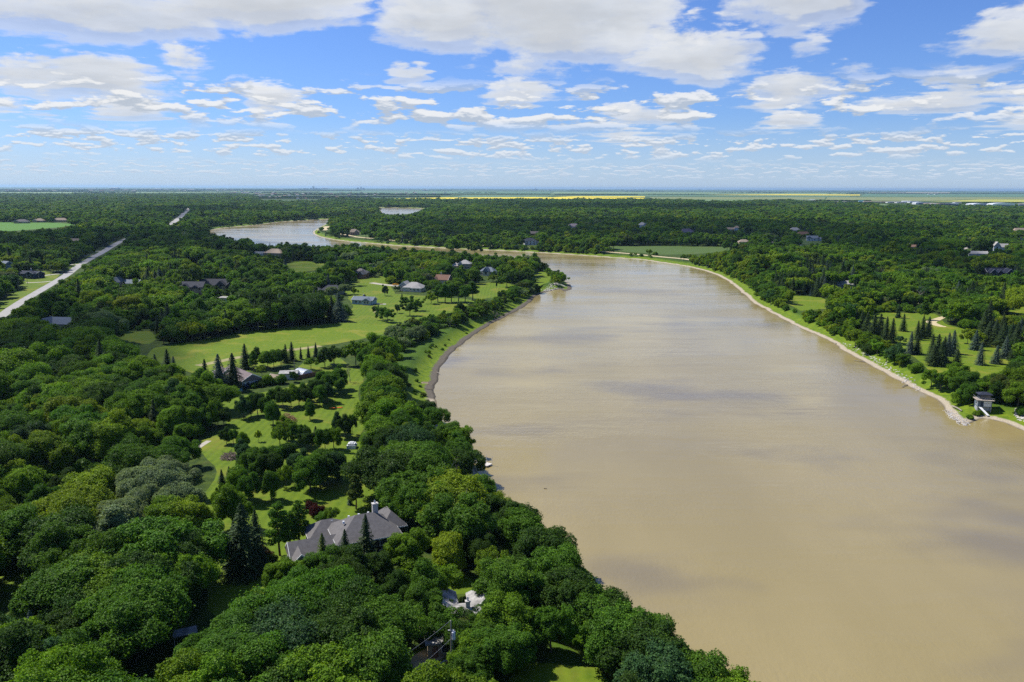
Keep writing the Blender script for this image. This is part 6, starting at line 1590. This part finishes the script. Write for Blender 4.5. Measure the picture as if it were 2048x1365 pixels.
# ---- labels: look of the tree, then the landmark it stands nearest to, then its order there
LM = [('big grey-roofed house', 690, 1108), ('white-roofed house behind the pole', 935, 1255), ('pole with the transformer', 903, 1355), ('white ranch house', 495, 771), ('ribbed white pool cover', 607, 752), ('large reddish brush heap', 575, 843), ('smaller grey brush heap', 459, 917), ('white dock', 968, 930),
      ('white tent at the left edge', 64, 1110), ('bottom left corner', 40, 1340), ('white canopy left of the driveway', 372, 1290), ('middle of the bottom edge', 1100, 1350), ('bottom tip of the left bank', 1380, 1430), ('pale blue bungalow', 729, 608), ('big cream house', 824, 582), ('brown-gabled house', 886, 568), ('slate-blue roofed house', 977, 551), ('sand spit of the peninsula', 1110, 578),
      ('beige house with the red car', 122, 659), ('narrow beige house', 232, 574), ('charcoal-roofed houses', 410, 583), ('white boxy house', 451, 608), ('west end of the long meadow', 320, 715), ('east end of the long meadow', 770, 665), ('pale bench on the river bend', 850, 769), ('left edge above the tent', 20, 900), ('small clearing left of the meadow', 260, 678),
      ('boathouse', 1966, 810), ('bleached log on the spit', 1910, 800), ('garden of the east lawn', 1940, 700), ('sandy loop drive of the east lawn', 1880, 645), ('white-roofed cottage by the spruce stand', 1688, 577), ('orange slide', 1530, 541), ('navy three-gabled house', 1993, 552), ('shore of the outer bend', 1600, 640), ('riverside field', 1340, 505), ('garden path of the orchard', 402, 893), ('silver willows', 300, 1040), ('dark wood left of the orchard', 200, 860),
      ('driveway trailer', 472, 785), ('brick house', 722, 556), ('small tent in the orchard', 704, 896), ('lawn left of the big house', 420, 1080), ('tan house on the north bend', 551, 514), ('low navy house by the road', 64, 556), ('terracotta-roofed house', 1828, 499), ('white house of the eastern clearing', 1624, 482)]
LM = [(a.replace('small clearing left of the meadow', 'clearing beside the meadow').replace('pole with the transformer', 'transformer pole').replace('white-roofed house behind the pole', 'house behind the pole').replace('sandy loop drive of the east lawn', 'east lawn loop drive').replace('white-roofed cottage by the spruce stand', 'cottage by the spruces').replace('white house of the eastern clearing', 'eastern clearing house'), b, c) for a, b, c in LM]
LMW = np.array([unproj(u, v)[:2] for _, u, v in LM])
TW = {'dark': 'dark green', 'mid': 'mid green', 'bright': 'fresh green', 'lime': 'yellow-green', 'olive': 'olive green', 'silver': 'silvery', 'teal': 'blue-green', 'spruce': 'dark', 'blue': 'bluish', 'brown': 'brownish', 'red': 'dark red', 'grey': 'grey'}
KW = {'round': 'round tree', 'flat': 'flat-topped tree', 'tall': 'tall oval tree', 'loose': 'sparse tree', 'willow': 'billowy willow', 'poplar': 'slender poplar', 'bush': 'bush', 'spruce': 'pointed spruce', 'pine': 'open pine', 'bare': 'half-bare tree'}
CT = {'willow': 'willow', 'poplar': 'poplar', 'bush': 'bush', 'spruce': 'spruce', 'pine': 'pine', 'bare': 'tree'}
ORD = ['nearest', 'second nearest', 'third nearest', 'fourth nearest', 'fifth nearest', 'sixth nearest', 'seventh nearest', 'eighth nearest', 'ninth nearest', 'tenth nearest', 'eleventh nearest', 'twelfth nearest', 'thirteenth nearest', 'fourteenth nearest', 'fifteenth nearest', 'sixteenth nearest', 'seventeenth nearest', 'eighteenth nearest', 'nineteenth nearest', 'twentieth nearest', 'twenty-first nearest', 'twenty-second nearest', 'twenty-third nearest', 'twenty-fourth nearest', 'twenty-fifth nearest', 'twenty-sixth nearest']
cells = {}
for i in np.nonzero(single)[0]:
    t = TREES[i]; p = np.array(t[:2]); dd = np.linalg.norm(LMW - p, axis=1) / (np.linalg.norm(p) * .5 + 60); j = int(np.argmin(dd)); v = p - LMW[j]
    fb, lr = v[1], v[0]
    side = ('left of' if lr < 0 else 'right of') if abs(lr) > abs(fb) * .8 else ('behind' if fb > 0 else 'in front of')
    cells.setdefault((t[6], t[8], j, side), []).append((np.linalg.norm(v), i))
for (k, c, j, side), lst in cells.items():
    lst.sort()
    for n_, (dist_, i) in enumerate(lst):
        t = TREES[i]; nm = NAMES[k]
        one = len(lst) == 1
        lab = ('%s %s %s %s' % (TW[c], KW[k], side, LM[j][0])) if one else '%s %s %s %s, %s' % (TW[c], KW[k], side, LM[j][0], (ORD[n_] if n_ < len(ORD) else 'well beyond the nearest'))
        tree_thing(nm, t[0], t[1], t[2], t[3], t[4], t[5], t[7], t[9], lab, CT.get(k, 'tree'), GROUPS[nm])

rows = []
for i in np.nonzero(~single)[0]:
    t = TREES[i]; lod = 0 if w[i] < 330 else 1 if w[i] < 1150 else 2
    rows.append((t[0], t[1], t[2], t[3], t[4], t[5], t[7] + lod * NV, *t[9]))
# tree belts and copses on the plain beyond the woods
rb = np.random.default_rng(77); rowf = []
def belt(u0, u1, v, depth, dens, hs=1.0):
    a, b = unproj(u0, v), unproj(u1, v); L = np.linalg.norm(b - a); D = L * 0 + depth
    n = int(dens)
    for _ in range(n):
        q = a + (b - a) * rb.random(); q = q + [0, rb.uniform(-1, 1) * D, 0]
        s_ = min(hs, 1.15) * rb.uniform(.6, 1.1); k = ['round', 'flat', 'round', 'tall'][rb.integers(0, 4)]; c = ['dark', 'teal', 'mid', 'dark'][rb.integers(0, 4)]
        rowf.append((q[0], q[1], 0, rb.uniform(0, 6.28), s_ * 1.8 * max(1, hs * .8), s_, KIDX[k][0] + 2 * NV, *pal_jit(rb, c)))
for i in range(80):
    v = 376 + 3.4 + rb.random() ** 1.3 * 14; u = rb.uniform(-60, 2110); L_ = rb.uniform(25, 190)
    if v > 388 and 740 < u + L_ / 2 < 1320: continue
    if v > 391 and u > 1250: continue
    d_ = 80 * FPX / (v - 376); belt(u, u + L_, v, 12 + d_ * .003, min(600, L_ * d_ / FPX / 11), max(1.0, d_ / 9000))
for (u0, u1, v, n, hs) in [(1110, 1275, 390.2, 900, 1.0), (1545, 1650, 404.6, 260, 1.0), (1560, 1748, 409.2, 420, 1.1), (1650, 1740, 404, 220, 1), (1930, 2010, 408.5, 200, 1), (1985, 2035, 409, 120, 1), (-60, 500, 385.0, 1500, 1), (-60, 700, 382.0, 2600, 1.2), (-60, 640, 380.4, 2600, 1.6), (-60, 1000, 379.6, 3000, 2.0), (1000, 2110, 379.2, 2400, 2.0), (450, 900, 391, 1500, 1.0), (450, 880, 395, 1500, 1.0), (455, 740, 398, 900, 1.0), (700, 1100, 389.6, 700, 1), (1700, 2110, 388, 700, 1.1), (1500, 1800, 386, 700, 1.2)]:
    belt(u0, u1, v, 30 if v > 388 else 300, n, hs)
print('instanced', len(rows), 'far', len(rowf), 'single', int(single.sum()))
tree_scatter('woodland', rows, 'dense mixed woodland covering both sides of the river out to the plain', 'woodland')
tree_scatter('distant_tree_belts', rowf, 'dark blue-green tree belts and copses on the plain towards the horizon', 'tree belts')

# ------------------------------------------------------------------ unseen clouds added overhead, shaped to throw the broad shadows on the woods
def shade_cloud(pix, seed, thick, cell=16.0, ragged=60.0, base=1300.0):
    """an added, unseen cumulus sheet cut to a shadow outline: top and underside meet at a ragged rim; partly see-through to soften its shade"""
    poly = gpoly(pix); lo, hi = poly.min(0) - ragged, poly.max(0) + ragged
    nx, ny = int((hi[0] - lo[0]) / cell) + 1, int((hi[1] - lo[1]) / cell) + 1
    gx, gy = np.meshgrid(lo[0] + np.arange(nx) * cell, lo[1] + np.arange(ny) * cell, indexing='ij'); G = np.stack([gx.ravel(), gy.ravel()], 1)
    d = seg_dist(G, poly); d = np.where(inside(G, poly), d, -d)
    d = d + (fbm(G[:, 0] / (ragged * 2.2), G[:, 1] / (ragged * 2.2), seed, 5) - .5) * ragged * 4.2
    h = np.sqrt(np.clip(d, 0, None) / (ragged * 2)).clip(0, 1) * thick * (.6 + .8 * fbm(G[:, 0] / ragged, G[:, 1] / ragged, seed + 3, 4))
    ins = (d > 0).reshape(nx, ny); k = ins[:-1, :-1] & ins[1:, :-1] & ins[1:, 1:] & ins[:-1, 1:]
    i, j = np.nonzero(k); a = i * ny + j; F = np.stack([a, a + ny, a + ny + 1, a + 1], 1)
    off = np.array([sun_dir.x, sun_dir.y]) / sun_dir.z * base; n = len(G)
    XY = G + off; V = np.vstack([np.column_stack([XY, base + h]), np.column_stack([XY, np.full(n, base) - h * .06])])
    F = np.vstack([F, F[:, ::-1] + n]); used = np.unique(F); mp = np.full(2 * n, -1); mp[used] = np.arange(len(used))
    P = Parts(); P.add(V[used], mp[F]); me = P.mesh('shade_cloud', [M_SHADE_CLOUD], True); o = bpy.data.objects.new('shade_cloud', me); COL.objects.link(o); o['kind'] = 'structure'


M_SHADE_CLOUD = bpy.data.materials.new('shade_cloud'); M_SHADE_CLOUD.use_nodes = True; T = NT(M_SHADE_CLOUD.node_tree)
df = T.n('ShaderNodeBsdfDiffuse'); df.inputs[0].default_value = rgb(.8, .8, .8); tp = T.n('ShaderNodeBsdfTransparent'); mx = T.n('ShaderNodeMixShader'); mx.inputs[0].default_value = .42
T.t.links.new(tp.outputs[0], mx.inputs[1]); T.t.links.new(df.outputs[0], mx.inputs[2]); oo = T.n('ShaderNodeOutputMaterial'); T.t.links.new(mx.outputs[0], oo.inputs[0])
shade_cloud([(880, 452), (1300, 448), (1500, 452), (1760, 468), (1700, 498), (1480, 490), (1000, 492), (800, 478)], 1, 260, 22, 110)
shade_cloud([(-60, 478), (250, 468), (470, 472), (640, 500), (660, 545), (500, 550), (400, 520), (200, 540), (-60, 532)], 2, 180, 14, 60)
shade_cloud([(1600, 500), (1900, 505), (2060, 520), (2060, 560), (1900, 560), (1700, 530)], 3, 100, 12, 45)
shade_cloud([(-40, 640), (150, 615), (330, 660), (330, 730), (150, 760), (-40, 750)], 4, 60, 6, 22)
shade_cloud([(1000, 411), (1500, 414), (1400, 426), (1000, 423)], 5, 260, 35, 150)
shade_cloud([(200, 418), (560, 420), (620, 430), (300, 434)], 6, 260, 30, 120)

# ------------------------------------------------------------------ haze: one closed box of pale air
bm = bmesh.new(); bmesh.ops.create_cube(bm, size=1.0); me = bpy.data.meshes.new('haze'); bm.to_mesh(me); bm.free()
hz = bpy.data.objects.new('haze', me); COL.objects.link(hz); hz['kind'] = 'stuff'
hz.scale = (150000, 150000, 130); hz.location = (0, 0, -8 + 65)
mh = bpy.data.materials.new('haze_air'); mh.use_nodes = True; T = NT(mh.node_tree)
vol = T.n('ShaderNodeVolumePrincipled'); vol.inputs['Color'].default_value = rgb(*HAZE_COL); vol.inputs['Density'].default_value = HAZE_D; vol.inputs['Anisotropy'].default_value = .3
o = T.n('ShaderNodeOutputMaterial'); T.t.links.new(vol.outputs[0], o.inputs['Volume']); me.materials.append(mh)
